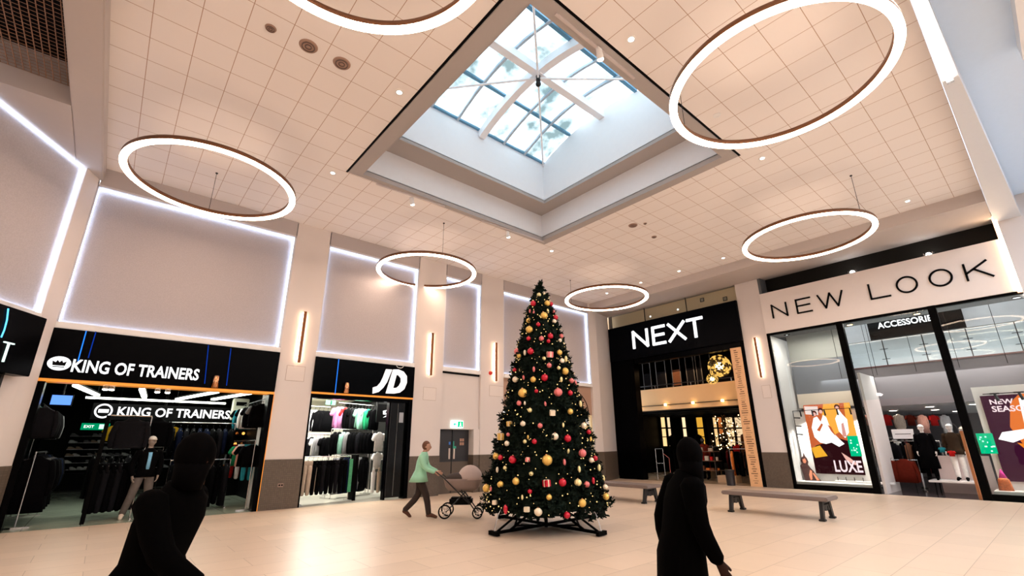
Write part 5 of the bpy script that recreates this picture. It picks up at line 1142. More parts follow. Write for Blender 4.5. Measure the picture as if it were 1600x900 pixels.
def green_sign(tlp, brp, D, lab, F=FR, fp=RP):
    x0, z1 = fp(*tlp, D); x1, z0 = fp(*brp, D); z1 = fp((tlp[0]+brp[0])/2, tlp[1], D)[1]
    w, h = abs(x1-x0)/2, abs(z1-z0); t = thing('window_notice', lab, 'notice', F, ((x0+x1)/2, D, z0))
    b = MB(); b.box(-w, w, 0, .012, 0, h); b.build('card', glow('notice_green', (.0, .30, .13), 1.0), t)
    b = MB(); r_ = random.Random(int(w*1000))
    for k in range(9): u, v = r_.uniform(-.8, .6), r_.uniform(.08, .85); b.box(u*w, u*w+w*r_.uniform(.1, .35), -.004, 0, v*h, v*h+h*.07)
    b.build('print', glow('notice_mint', (.5, .9, .7), .9), t)
green_sign((1323, 681), (1347, 713), .5, 'green printed notice on the glass in front of the LUXE poster')
t = thing('display_track_lights', 'row of small dark spotlights on a rail above the LUXE poster', 'track light', FR, (-5.6, .6, 2.75))
b = MB(); b.bar((-1.2, 0, 0), (1.2, 0, .0), .02, .02); b.bar((-1.2, 0, 0), (-1.2, 0, -1.0), .02, .02); b.build('rail', dark_metal, t)
for k in range(6):
    x = -.95+k*.4; b = MB(); b.cyl((x, 0, 0), (x+.02, -.02, -.22), .022, .028, 8); b.build('spot', dark_metal, t)
def display_spot(X, z, tx, tz, power):
    l = bpy.data.lights.new('display_spot_light', 'SPOT'); l.energy = power; l.spot_size = 1.9; l.spot_blend = .8; l.shadow_soft_size = .04; l.color = (1, .88, .80)
    o = bpy.data.objects.new('display_spot_light', l); COL.objects.link(o); a = FR @ Vector((X, .50, z)); b_ = FR @ Vector((tx, 1.0, tz))
    o.matrix_world = Matrix.Translation(a) @ (b_-a).to_track_quat('-Z', 'Y').to_matrix().to_4x4()
for X in (-6.4, -5.6, -4.8): display_spot(X, 2.5, X, .9, 190)
for X in (-1.1, -.3, .6): display_spot(X, 2.7, X, 1.1, 170)
for k in range(3): b = MB(); b.cyl((-1.2, 0, -.25-.3*k), (-.98, -.03, -.27-.3*k), .02, .024, 8); b.build('spot', dark_metal, t)
t = thing('window_skirting_frame', 'low pale shelf with small dark fittings under the LUXE poster', 'shelf', FR, (-5.2, .7, .25)); b = MB(); b.box(-.7, 1.0, 0, .2, 0, .06, bev=.01); b.build('shelf', white_paint, t)
for k in range(4): b = MB(); b.cyl((-.6+k*.25, .05, .06), (-.6+k*.25, .05, .18), .012, n=8); b.build('fitting', dark_metal, t)
# white return panel left of the doorway
b = MB(); b.box(M1+.14, M1+.22, .15, 2.0, 0, 3.9); struct('wall_door_return', b, white_wall, FR)
b = MB(); b.box(M2-.2, M2-.14, .15, .85, 0, 1.9); struct('wall_door_return_low', b, mat('warm_wood', (.5, .2, .07), .5), FR)
# pendant and screen
x, z = RP(1373, 617, 2.0); t = thing('crystal_pendant', 'small clear crystal pendant hanging at the left of the doorway', 'pendant light', FR, (x, 1.9, z)); b = MB()
for k in range(7): a = k*.9; b.loft([((.09*math.cos(a), .09*math.sin(a), -.05), .01, .01), ((.11*math.cos(a), .11*math.sin(a), .0), .045, .03), ((.05*math.cos(a), .05*math.sin(a), .06), .02, .02)], 8)
b.build('crystals', glow('crystal', (1, .78, .75), 1.1), t); b = MB(); b.cyl((0, 0, .05), (0, 0, 8.2-z), .008, n=5); b.build('cord', near_black, t)
x, z = RP(1432, 627, 5.0); t = thing('hanging_screen', 'black screen tilted under the ceiling of the white signed shop', 'screen', FR, (x, 5, z)); b = MB(); b.box(-.42, .42, 0, .06, -.25, .25, bev=.01); b.build('casing', near_black, t); b = MB(); b.box(-.22, -.12, -.004, 0, -.05, .1); b.build('display', glow('tiny_blue', (.1, .35, .8), .8), t); b = MB(); b.bar((0, .03, .2), (0, .03, 2.85-z), .03, .03); b.build('arm', near_black, t)
for k, (X, Y) in enumerate(((-5.4, 3.4), (-4.6, 5.2), (-3.2, 3.6), (-3.4, 6.0), (-2.0, 3.4), (-1.9, 5.4), (-3.0, 8.0), (-1.6, 7.6))):
    t = thing('round_ceiling_light', ['first', 'second', 'third', 'fourth', 'fifth', 'sixth', 'seventh', 'eighth'][k]+' flat round light in the lower ceiling behind the doorway, counted from the left', 'ceiling light', FR, (X, Y, 2.85), group='flat lights in the lower ceiling of the white signed shop'); b = MB(); b.cyl((0, 0, -.03), (0, 0, 0), .13, n=20); b.build('lens', down_glow, t); b = MB(); b.ring((0, 0, 0), .145, .03, -.035, 0, 24); b.build('rim', white_paint, t)
# goods inside: high row of scarves and tops on the left wall, rails, mannequins on a low table
for k in range(9):
    X = -5.6+k*.28; Y = 3.0+k*.55
    garment(FR, X, Y, 2.72, .9, 'tee' if k % 2 else 'coat', ['cream', 'peach', 'white', 'red', 'cream', 'rust', 'peach', 'red', 'white'][k], ['cream', 'peach', 'white', 'red', 'second cream', 'rust', 'second peach', 'second red', 'second white'][k]+' top on the high left wall row behind the doorway', 'tops in the high wall row of the white signed shop', .75)
rail(FR, -5.0, 2.6, -3.9, 3.4, 1.75, 'rail of dark clothes just inside the doorway, left side')
hang(FR, -5.0, 2.6, -3.9, 3.4, 1.78, ['jacket', 'coat'], ['black', 'burgundy', 'black', 'black', 'white', 'black', 'burgundy', 'black'], 'on the rail just inside the doorway, left side', 'clothes on the left doorway rail', jit=.5)
rail(FR, -4.6, 1.7, -3.7, 2.1, 1.0, 'low rail with rust red coats near the doorway floor')
x, _ = RP(1410, 740, 1.4)
garment(FR, x-.25, 1.55, 1.05, .25, 'jacket', 'rust', 'rust red jacket facing out low by the doorway, left one', 'rust red jackets by the doorway', 1.05)
garment(FR, x+.10, 1.5, 1.12, -.15, 'jacket', 'rust', 'rust red jacket facing out low by the doorway, right one', 'rust red jackets by the doorway', 1.15)
hang(FR, x-.5, 2.3, x+1.0, 2.6, 1.65, ['coat'], ['black', 'charcoal', 'black', 'brown', 'black', 'burgundy', 'black', 'black'], 'in the dark row behind the rust red jackets', 'dark row behind the rust red jackets', jit=.5)
rail(FR, x-.5, 2.3, x+1.0, 2.6, 1.62, 'rail carrying the dark row behind the rust red jackets')
t = thing('card_display', 'white card sign on a small stand among the dark clothes', 'sign', FR, (RP(1413, 683, 2.0)[0], 1.9, 1.7)); b = MB(); b.box(-.3, .3, 0, .02, 0, .32); b.build('card', mat('card_white', (.8, .8, .85), .5), t); b = MB(); b.box(-.22, .22, -.004, 0, .15, .17); b.build('print', near_black, t); b = MB(); b.cyl((0, .01, -1.7), (0, .01, 0), .012, n=6); b.build('stand', dark_metal, t)
x, _ = RP(1490, 740, 1.3)
t = thing('display_table', 'low white display table carrying mannequins inside the doorway', 'table', FR, (x, 1.5, 0)); b = MB(); b.box(-.62, .62, -.45, .45, .36, .42, bev=.008); b.build('table_top', mat('table_white', (.80, .80, .82), .3), t)
for sx in (-1, 1):
    for sy in (-1, 1): b = MB(); b.bar((sx*.5, sy*.35, 0), (sx*.48, sy*.35, .37), .035, .035); b.build('leg', near_black, t)
ms = mat('mannequin_white', (.75, .70, .68), .4)
def mann(px, D, z, lab, top, legs, cl, s=1.0, J={}, cap=None):
    x, _ = RP(px, 700, D); t = thing('mannequin', lab, 'mannequin', FR, (x, D, z), group='mannequins on the low white table'); figure(t, J, ms, s, top=top, legs=legs, shoe=FAB['black'], coat_len=cl, flare=1.25, cap=cap); return t
mann(1447, 1.35, .42, 'mannequin in a long black coat and red and white hat on the white table', FAB['black'], FAB['black'], .35, .98, dict(head_yaw=.3), FAB['white'])
mann(1492, 1.5, .42, 'mannequin in a dark brown jacket and white trousers on the white table', fab('dark_brown', (.035, .022, .014)), FAB['white'], .80, .98, {}, FAB['white'])
mann(1512, 2.3, .30, 'mannequin in a brown coat half hidden behind the right mullion', fab('dark_brown', (.035, .022, .014)), FAB['teal'], .60, 1.0, {}, FAB['cream'])
box_thing('white_plinth', 'white plinth board behind the mannequins of the doorway', 'plinth', FR, x-.45, x+.85, 2.0, 2.1, 0, 1.15, mat('plinth_white', (.75, .62, .60), .5))
garment(FR, RP(1470, 700, 1.0)[0], 1.15, 1.45, .2, 'tee', 'teal', 'small teal top between the two table mannequins', 'small items between the mannequins', .28)
garment(FR, RP(1490, 700, 1.0)[0]-.08, 1.0, 1.35, .2, 'tee', 'red', 'small dark red top beside the teal one between the mannequins', 'small items between the mannequins', .30)
t = thing('wall_emblem', 'faint round outline emblem on the grey back wall of the white signed shop', 'emblem', FR, (RP(1467, 652, NLD-.1)[0], NLD-.05, 2.05)); b = MB(); b.ring((0, 0, 0), .55, .04, -.02, .0, 32)
for v in b.bm.verts: v.co = Vector((v.co.x, v.co.z, v.co.y))
b.build('outline', mat('emblem_grey', (.40, .36, .36), .5), t)
# right window display
b = MB(); b.box(M2+.25, 2.5, .95, 1.0, .25, 3.2); struct('wall_window_display', b, MATS['display_white'], FR)
b = MB(); b.box(M2+.15, 2.5, .12, 1.0, .12, .25); struct('trim_window_floor', b, MATS['window_floor'], FR)
x0, z1 = RP(1530, 619, .85); x0b, z0 = RP(1572, 752, .85); px0 = (x0+x0b)/2
t = thing('window_poster', 'large plum and orange poster of a reclining woman in the right window', 'poster', FR, (px0+1.0, .85, z0)); w, h = 1.0, z1-z0
blob(t, [(0, 0), (1, 0), (1, 1), (0, 1)], P('plum', (.06, .008, .03)), w, h, .004, 'board')
blob(t, [(.22, .62), (.34, .30), (.6, .2), (1, .2), (1, 1), (.42, 1), (.30, .9)], P('redorange', (.95, .20, .03), 1.0), w, h, .006, 'backdrop')
blob(t, [(.40, .95), (.60, .98), (1, .92), (1, .5), (.62, .35), (.48, .42), (.40, .60), (.12, .56), (.06, .48), (.20, .44), (.36, .50)], P('white', (1, .93, .88), 1.7), w, h, .009, 'figure')
blob(t, [(.24, .44), (.40, .40), (.62, .16), (.50, .12)], P('orange2', (1, .25, .02), 1.1), w, h, .010, 'dress')
blob(t, [(.44, .36), (.70, .34), (1, .1), (1, 0), (.66, .0)], P('dark', (.035, .006, .008)), w, h, .011, 'shade')
disc(t, .47, .60, .13, P('hair', (.10, .015, .01)), 'hair', .0105, w, h, 1.1); disc(t, .47, .57, .085, P('pinkskin', (1, .50, .42), 1.1), 'face', .0115, w, h, 1.25)
blob(t, [(.38, .56), (.44, .54), (.44, .44), (.39, .47)], P('dark', (.035, .006, .008)), w, h, .012, 'eye_mark')
lettering('lettering', 'NEW', -w+2*w*.09, -w+2*w*.34, h*.89, h*.95, P('pinkwhite', (1, .72, .74), 1.3), t, y=-.013, depth=.008, bold=.02)
lettering('lettering', 'SEASON', -w+2*w*.09, -w+2*w*.52, h*.80, h*.87, P('pinkwhite', (1, .72, .74), 1.3), t, y=-.013, depth=.008, bold=.02)
green_sign((1524, 677), (1560, 709), .4, 'green printed notice on the glass in front of the right window poster')
x, _ = RP(1571, 760, .45); t = thing('handbag', 'pink and orange patterned bag standing in the right window', 'bag', FR, (x, .5, .25))
b = MB(); b.loft([((0, 0, 0), .16, .08), ((0, 0, .30), .12, .07), ((0, 0, .34), .08, .05)], 14, p=3); b.build('body', mat('bag_orange', (.45, .10, .02), .5, var=.7, scale=25), t, True)
b = MB(); b.loft([((0, 0, .34), .09, .05), ((0, 0, .58), .01, .01)], 12); b.build('drawstring_top', mat('bag_pink', (.65, .03, .30), .4), t, True)
t = thing('display_track_lights', 'row of dark spotlights on a rail above the right window poster', 'track light', FR, (-.4, .6, 2.95))
b = MB(); b.bar((-1.1, 0, 0), (1.6, 0, .0), .025, .025); b.build('rail', dark_metal, t)
for k in range(5):
    xx = -.85+k*.5; b = MB(); b.cyl((xx, 0, 0), (xx+.05, -.03, -.22), .03, .04, 8); b.bar((xx-.1, 0, 0), (xx+.1, 0, 0), .05, .04); b.build('spot', dark_metal, t)
# ================================================================== CHRISTMAS TREE
TX, TY, TH = 7.11, 7.29, 5.22
def tree_R(z):
    prof = [(.30, 1.20), (.45, 1.30), (.77, 1.24), (1.27, 1.12), (1.78, 1.00), (2.31, .88), (2.85, .75), (3.42, .62), (4.0, .47), (4.61, .29), (5.0, .13), (5.22, .03)]
    if z <= prof[0][0]: return prof[0][1]
    for (a, ra), (b_, rb) in zip(prof, prof[1:]):
        if z <= b_: return ra+(rb-ra)*(z-a)/(b_-a)
    return .02
tree = thing('christmas_tree', 'tall dark green Christmas tree on a black metal stand under the skylight', 'Christmas tree', FW, (TX, TY, 0))
needle = mat('needle_green', (.003, .009, .005), .8, var=.5, scale=5, spec=.15)
rt = random.Random(11)
b = MB()
def sprig(p, d, L):
    """a tufted branch tip"""
    d = d.normalized(); u = d.cross(Vector((0, 0, 1))).normalized(); v = u.cross(d)
    vs = []; fs = []
    def blade(a, dr, ln, w):
        s = dr.cross(d); s = (s if s.length > 1e-4 else u).normalized()*w
        i = len(vs); vs.extend([a-s, a+s, a+dr*ln+s*.6, a+dr*ln-s*.6]); fs.append((i, i+1, i+2, i+3))
    blade(p-d*L, d, L*1.05, .022)
    for k in range(13):
        a = p-d*L*(1-k/13); t = rt.uniform(0, 2*PI); dr = (d*.75+(u*math.cos(t)+v*math.sin(t))*.9).normalized(); blade(a, dr, rt.uniform(.05, .085), .019)
    b._add(vs, fs)
n_s = 0
while n_s < 4200:
    z = rt.uniform(.34, 5.1); R = tree_R(z)
    if rt.random() > (R+.12)/1.42: continue
    a = rt.uniform(0, 2*PI); k = 1-abs(rt.gauss(0, .10)); rr_ = R*k
    clump = .05*math.sin(a*9+z*5)+.04*math.sin(a*5-z*11)
    p = Vector((math.cos(a)*(rr_+clump*R), math.sin(a)*(rr_+clump*R), z+rt.uniform(-.03, .03)))
    d = Vector((math.cos(a+rt.uniform(-.6, .6)), math.sin(a+rt.uniform(-.6, .6)), rt.uniform(-.35, .6)))
    sprig(p, d, rt.uniform(.14, .22)); n_s += 1
for k in range(10): sprig(Vector((rt.uniform(-.03, .03), rt.uniform(-.03, .03), 5.05+k*.022)), Vector((rt.uniform(-.3, .3), rt.uniform(-.3, .3), 1)), .16)
b.build('foliage', needle, tree)
b = MB()
rows = [.42, .8, 1.3, 1.8, 2.3, 2.85, 3.4, 4.0, 4.6, 5.0]; vsn = 40; vv = []
for z in rows: vv.append(((0, 0, z), tree_R(z)*.82, tree_R(z)*.82))
b.loft(vv, vsn)
for v in b.bm.verts: a = math.atan2(v.co.y, v.co.x); s = 1+.06*math.sin(a*7+v.co.z*6); v.co.x *= s; v.co.y *= s
b.build('inner_foliage', needle, tree)
b = MB(); b.cyl((0, 0, .02), (0, 0, .6), .035, n=12); b.build('trunk_pole', black_matt, tree)
st = MB(); S = .98
f0 = [HP(772, 838), HP(940, 838), HP(923, 811), HP(786, 811)]
f0 = [Vector((x-TX, y-TY, .05)) for x, y in f0]
for i in range(2): st.bar(f0[i], f0[i+2], .05, .05)
so = st.build('stand_cross', black_matt, tree)
for i in range(4):
    s_ = MB(); s_.bar(f0[i]*.72+Vector((0, 0, .02)), Vector((f0[i].x*.12, f0[i].y*.12, .44)), .035, .035); s_.bar(f0[i]*.98+Vector((0, 0, 0)), f0[i]*.55+Vector((0, 0, .30)), .03, .03); s_.build('stand_brace', black_matt, tree)
    s_ = MB(); q = f0[i]; t_ = Vector((-q.y, q.x, 0)).normalized()*.13; s_.bar(q-t_, q+t_, .07, .07); s_.cyl((q.x, q.y, -.05), (q.x, q.y, .0), .012, n=8); s_.build('stand_foot', black_matt, tree)
    nx = f0[(i+1) % 4]; s_ = MB(); s_.bar(f0[i]*.62+Vector((0, 0, .10)), nx*.62+Vector((0, 0, .10)), .03, .03); s_.build('stand_rail', black_matt, tree)
for i in (0, 1):
    s_ = MB(); q = f0[i]; s_.path([q+Vector((0, 0, .02)), q*.97+Vector((0, 0, .16)), q*.93+Vector((0, 0, .30)), q*.86+Vector((0, 0, .42))], .008, 6); s_.build('guy_wire', chrome, tree)
# lights: one string wound round the tree
ls = thing('fairy_light_string', 'string of tiny warm fairy lights wound round the Christmas tree', 'fairy lights', FW, (TX, TY, 0))
b = MB(); wires = []
for k in range(900):
    z = .42+4.4*(k/900)**.92; a = k*.55; r_ = tree_R(z)*1.01; wires.append(Vector((r_*math.cos(a), r_*math.sin(a), z)))
for i in range(len(wires)-1): b.cyl(wires[i], wires[i+1], .002, n=3, caps=False)
b.build('cable', needle, ls)
b = MB(); rl = random.Random(5)
for k in range(620):
    z = .40+4.5*rl.random()**1.25; a = rl.uniform(0, 2*PI); r_ = tree_R(z)*rl.uniform(.92, 1.02); b.ball((r_*math.cos(a), r_*math.sin(a), z), rl.choice((.008, .010, .013)), 6, 4)
o = b.build('bulbs', glow('fairy_glow', (1, .68, .26), .75), ls); o['kind'] = 'stuff'
# ornaments measured on the photograph: pixel, diameter in pixels, colour, finish
gold = mat('bauble_gold', (.78, .50, .12), .38, .35, emit=(1, .6, .1), estr=0.0, var=.15); pale = mat('bauble_pale_gold', (.86, .74, .36), .3, .3, var=.12)
redb = mat('bauble_red', (.52, .008, .03), .25, .15); pinkb = mat('bauble_pink', (.72, .18, .18), .3, .2, var=.3, scale=40); creamb = mat('bauble_cream', (.82, .72, .55), .35, .1)
BC = dict(gold=gold, pale=pale, red=redb, pink=pinkb, cream=creamb)
BN = dict(gold='gold', pale='pale gold', red='red', pink='pink', cream='cream')
bh = MB(); bh.ball((0, 0, 0), 1, 20, 14); BALL = bh.mesh('bauble', True); BALL.materials.append(gold)
def rib(v):
    t = math.atan2(v.y, v.x); k = 1+.07*math.cos(8*t)*(1-v.z*v.z); return Vector((v.x*k, v.y*k, v.z))
bh = MB(); bh.ball((0, 0, 0), 1, 32, 14, fn=rib); RIBB = bh.mesh('bauble', True); RIBB.materials.append(gold)
bh = MB(); bh.ball((0, 0, 0), 1, 14, 12, .62, .62, 1.25); DROP = bh.mesh('drop_ornament', True); DROP.materials.append(gold)
bh = MB(); bh.box(-.8, .8, -.8, .8, -.8, .8, bev=.08); BOXO = bh.mesh('parcel_ornament'); BOXO.materials.append(gold)
bh = MB(); bh.box(-.84, .84, -.16, .16, -.84, .84); bh.box(-.16, .16, -.84, .84, -.84, .84); RIBBON = bh.mesh('ribbon'); RIBBON.materials.append(creamb)
bh = MB(); bh.cyl((0, 0, .94), (0, 0, 1.16), .2, n=10); CAPM = bh.mesh('cap'); CAPM.materials.append(copper)
ORN = [(850, 497-33+29, 11, 'gold', 'b'), (842, 461, 7, 'pale', 'b'), (850, 458, 5, 'cream', 'b'), (833, 474, 9, 'red', 'b'), (855, 474, 9, 'gold', 'b'), (861, 475, 7, 'red', 'b'), (828, 486, 5, 'pink', 'd'), (834, 488, 5, 'pink', 'd'), (856, 486, 6, 'pale', 'd'), (865, 487, 5, 'pink', 'b'),
 (868, 496, 8, 'red', 'b'), (866, 502, 7, 'cream', 'b'), (826, 501, 8, 'gold', 'b'), (841, 507, 7, 'red', 'b'), (827, 515, 11, 'gold', 'r'), (860, 525, 9, 'red', 'b'), (826, 529, 7, 'red', 'b'), (846, 529, 8, 'pink', 'b'), (857, 533, 6, 'red', 'b'), (877, 525, 7, 'pink', 'b'), (875, 532, 6, 'cream', 'b'),
 (808, 549, 10, 'pink', 'b'), (811, 556, 7, 'gold', 'b'), (820, 551, 7, 'cream', 'd'), (829, 549, 10, 'red', 'b'), (859, 554, 11, 'pink', 'p'), (874, 551, 9, 'gold', 'b'), (850, 560, 6, 'pale', 'b'), (878, 564, 8, 'cream', 'b'), (884, 561, 8, 'pale', 'd'), (858, 571, 8, 'pink', 'b'), (813, 577, 6, 'pale', 'd'), (834, 577, 7, 'pink', 'd'), (873, 575, 6, 'pale', 'b'), (883, 580, 11, 'gold', 'b'), (804, 578, 6, 'red', 'b'),
 (805, 593, 9, 'cream', 'r'), (833, 593, 9, 'gold', 'b'), (851, 590, 11, 'red', 'b'), (877, 593, 7, 'pale', 'd'), (893, 595, 8, 'pink', 'b'), (899, 599, 8, 'pink', 'd'), (818, 590, 6, 'pink', 'd'), (817, 614, 14, 'gold', 'r'), (838, 611, 6, 'red', 'b'), (872, 613, 13, 'pink', 'r'), (891, 614, 8, 'red', 'b'), (811, 630, 8, 'pink', 'b'), (852, 631, 6, 'pink', 'd'), (907, 631, 8, 'pale', 'd'), (820, 630, 5, 'cream', 'd'),
 (828, 641, 7, 'pale', 'b'), (863, 645, 10, 'cream', 'p'), (891, 643, 9, 'gold', 'b'), (796, 662, 9, 'gold', 'p'), (817, 662, 8, 'cream', 'r'), (844, 665, 8, 'pink', 'b'), (880, 664, 6, 'pale', 'd'), (912, 665, 9, 'cream', 'r'), (920, 675, 7, 'red', 'b'), (923, 686, 6, 'gold', 'd'), (782, 682, 12, 'gold', 'p'), (794, 679, 6, 'pink', 'b'), (792, 693, 8, 'cream', 'b'), (820, 690, 6, 'pale', 'b'), (835, 690, 8, 'red', 'b'), (867, 682, 11, 'cream', 'r'), (887, 685, 11, 'red', 'b'), (825, 683, 5, 'gold', 'd'),
 (775, 713, 10, 'gold', 'b'), (782, 715, 8, 'red', 'b'), (801, 718, 12, 'red', 'b'), (824, 718, 8, 'pink', 'p'), (855, 719, 16, 'gold', 'b'), (882, 722, 8, 'pink', 'd'), (910, 708, 12, 'pink', 'r'), (924, 719, 8, 'cream', 'b'), (930, 716, 8, 'red', 'b'), (888, 705, 6, 'pale', 'd'), (777, 734, 7, 'cream', 'd'), (789, 731, 6, 'pale', 'b'), (830, 740, 7, 'pale', 'b'), (905, 733, 8, 'pale', 'd'), (936, 731, 9, 'pale', 'd'),
 (760, 763, 12, 'gold', 'b'), (767, 764, 6, 'pink', 'd'), (782, 757, 10, 'gold', 'b'), (806, 752, 11, 'gold', 'b'), (828, 768, 7, 'red', 'b'), (854, 755, 12, 'red', 'p'), (879, 754, 12, 'red', 'b'), (903, 754, 11, 'pale', 'r'), (917, 757, 9, 'pink', 'r'), (927, 751, 8, 'red', 'd'), (943, 747, 7, 'pale', 'd'), (946, 761, 8, 'cream', 'b'), (858, 777, 9, 'gold', 'b'), (816, 777, 6, 'pale', 'd'), (773, 785, 8, 'cream', 'p'), (790, 796, 11, 'red', 'd'), (823, 796, 9, 'cream', 'p'), (841, 800, 12, 'cream', 'r'), (886, 805, 10, 'red', 'b'), (910, 786, 12, 'gold', 'b'), (947, 776, 10, 'gold', 'b')]
used = {}
for px, py, dpx, c, kind in ORN:
    # first hit of the sight line with the tree's outer surface
    d = pix_ray(px, py); p = None; best = 9; bp = None
    for k in range(400):
        t = 6.5+k*.015; q = EYE+d*t; rr_ = math.hypot(q.x-TX, q.y-TY); lim = tree_R(q.z)*1.01 if .2 < q.z < 5.2 else 0
        if rr_ <= lim: p = q; break
        if rr_-lim < best: best = rr_-lim; bp = q
    p = p or bp; dist = (p-EYE).dot(cf); r_ = dpx/2/FPX*dist*1.0
    hgt = ('lowest ring' if p.z < .75 else 'low part' if p.z < 1.2 else 'lower middle' if p.z < 1.8 else 'middle' if p.z < 2.5 else 'upper middle' if p.z < 3.3 else 'upper part' if p.z < 4.1 else 'top tier')
    ang = (px-851)/(tree_R(p.z)*78+4)
    side = 'left edge' if ang < -.72 else 'left side' if ang < -.25 else 'centre' if ang < .25 else 'right side' if ang < .72 else 'right edge'
    size = 'very large' if dpx >= 14 else 'large' if dpx >= 11 else 'medium' if dpx >= 8 else 'small'
    nm = {'b': 'bauble', 'r': 'ribbed bauble', 'd': 'drop ornament', 'p': 'parcel ornament'}[kind]
    lab = f"{size} {BN[c]} {nm} at the {side} of the tree, {hgt}"; used.setdefault(lab, []).append((px, py, p, r_, c, kind, nm))
ORD = ['', 'upper', 'lower']
for lab, L in used.items():
    L.sort(key=lambda q: q[1])
    for i, (px, py, p, r_, c, kind, nm) in enumerate(L):
        l2 = lab if len(L) == 1 else lab+(', '+(('upper of two' if i == 0 else 'lower of two') if len(L) == 2 else ('first' if i == 0 else 'second' if i == 1 else 'third' if i == 2 else 'fourth')+' from above'))
        me = {'b': BALL, 'r': RIBB, 'd': DROP, 'p': BOXO}[kind]
        o = bpy.data.objects.new(nm.replace(' ', '_'), me); COL.objects.link(o)
        o.matrix_world = Matrix.Translation(p) @ Matrix.Rotation(rt.uniform(0, 3), 4, 'Z') @ Matrix.Rotation(rt.uniform(-.25, .25), 4, 'X') @ Matrix.Scale(r_, 4)
        set_mat(o, BC[c]); tag(o, l2, 'ornament', 'ornaments on the Christmas tree')
        h = bpy.data.objects.new('ribbon' if kind == 'p' else 'cap', RIBBON if kind == 'p' else CAPM); COL.objects.link(h); h.parent = o

# ================================================================== BENCHES
bench_top = mat('bench_top', (.20, .155, .14), .38, var=.08); iron = mat('cast_iron', (.012, .012, .013), .45, .3)
def bench(x0, x1, y0, y1, lab, h=.475):
    t = thing('bench', lab, 'bench', FW, ((x0+x1)/2, (y0+y1)/2, 0), group='benches on the mall floor'); w, l = (x1-x0)/2, (y1-y0)/2
    b = MB(); b.box(-w, w, -l, l, h-.085, h, bev=.02); b.build('seat', bench_top, t)
    for s in (-1, 1):
        yc = s*(l-.17); b = MB(); wf = w*.95; wt = w*.70; hh = h-.085
        M = Matrix.Identity(4)
        for q in (-1, 1):
            b.prism([(q*wt, hh), (q*(wt-.13), hh), (q*(wf-.09), .035), (q*wf, .035)] if q > 0 else [(q*(wt-.13), hh), (q*wt, hh), (q*wf, .035), (q*(wf-.09), .035)], yc-.035, yc+.035)
            b.box(q*wf-.09 if q > 0 else q*wf-.04, q*wf+.04 if q > 0 else q*wf+.09, yc-.06, yc+.06, 0, .04, bev=.008)
        # pierced apron with a scalloped lower edge
        n = 12; top = [(-wt+.05, hh), (wt-.05, hh)]
        low = []
        for i in range(n+1):
            u = -1+2*i/n; low.append((u*(wt-.03), hh-.13-.085*abs(math.cos(u*PI*1.0))**1.2))
        b.prism(top+low[::-1], yc-.02, yc+.02)
        for k in range(5): b.ball((-.16+.08*k, yc-.028*1, hh-.07), .016, 8, 6)
        for q in (-1, 1): b.cyl((q*.10, yc-.03, hh-.16), (q*.10, yc+.03, hh-.16), .045, n=14)
        b.build('leg', iron, t)
    return t
bench(11.95, 12.68, 3.72, 6.02, 'grey topped bench with ornate black iron legs in front of the white signed shop window')
bench(11.80, 12.55, 8.05, 10.7, 'grey topped bench partly hidden by the Christmas tree in front of NEXT')

# ================================================================== PEOPLE
skin = mat('skin', (.50, .28, .20), .55); silhouette_skin = mat('skin_silhouette', (.022, .010, .007), .7, spec=.06); hair_brown = mat('hair_brown', (.14, .055, .025), .7, var=.4, scale=60); hair_black = mat('hair_black', (.0008, .0006, .0006), .8, spec=.02)  # skin of the two dark passers-by: silhouette shade put into the colour
mint = mat('mint_jacket', (.32, .66, .47), .7, var=.12, scale=6); dark_cloth = mat('dark_coat', (.0006, .0005, .0005), .9, spec=.02); dark_tr = mat('dark_trousers', (.035, .025, .022), .85, spec=.2); maroon = mat('maroon_cloth', (.05, .008, .008), .85, spec=.15)
RZ = math.radians(49.4)
def local_dir(d): return Vector((math.sin(RZ)*d, -math.cos(RZ)*d, 0))
WX, WY = HP(652, 809)
woman = thing('person', 'person in a mint green jacket and dark trousers walking and pushing a pram', 'person', FW, (WX, WY, 0), RZ)
walk = dict(pelvis=(0, 0, .93), chest=(0, -.06, 1.27), waist=(0, -.02, 1.07), nb=(0, -.09, 1.43), neck=(0, -.11, 1.50), head=(0, -.15, 1.61),
   shL=(-.17, -.07, 1.39), shR=(.17, -.07, 1.39), elL=(-.21, -.16, 1.14), wrL=(-.19, -.40, 1.02), elR=(.21, -.16, 1.14), wrR=(.19, -.40, 1.02),
   hiL=(-.09, 0, .90), knL=(-.10, -.20, .50), anL=(-.10, -.28, .09), toL=(-.10, -.44, .035), hiR=(.09, 0, .90), knR=(.10, .03, .50), anR=(.10, .33, .15), toR=(.10, .21, .03))
figure(woman, walk, skin, .97, top=mint, legs=dark_tr, shoe=fab('shoe_brown', (.10, .05, .035)), hair=hair_brown, coat_len=.80, flare=1.35, long_hair=False)
pr = thing('pram', 'grey pram with hood and black wheels pushed by the person in mint green', 'pram', FW, (WX+local_dir(1.02).x, WY+local_dir(1.02).y, 0), RZ)
pg = mat('pram_grey', (.26, .20, .18), .8, var=.1); pw = mat('pram_hood', (.50, .40, .37), .8)
b = MB(); rr_ = []
for z, a, l in ((.58, .15, .32), (.66, .19, .40), (.80, .21, .44), (.84, .215, .45)): rr_.append(((0, 0, z), a, l))
b.loft(rr_, 20, p=3); b.build('carrycot', pg, pr, True)
b = MB(); b.ball((0, -.18, .82), 1, 20, 14, .215, .30, .32, lambda v: Vector((v.x, v.y, max(v.z, -.02)))); b.build('hood', pw, pr, True)
b = MB(); b.ball((0, .12, .83), 1, 16, 10, .20, .30, .14, lambda v: Vector((v.x, v.y, max(v.z, -.1)))); b.build('cover', mat('pram_blanket', (.05, .035, .03), .9), pr, True)
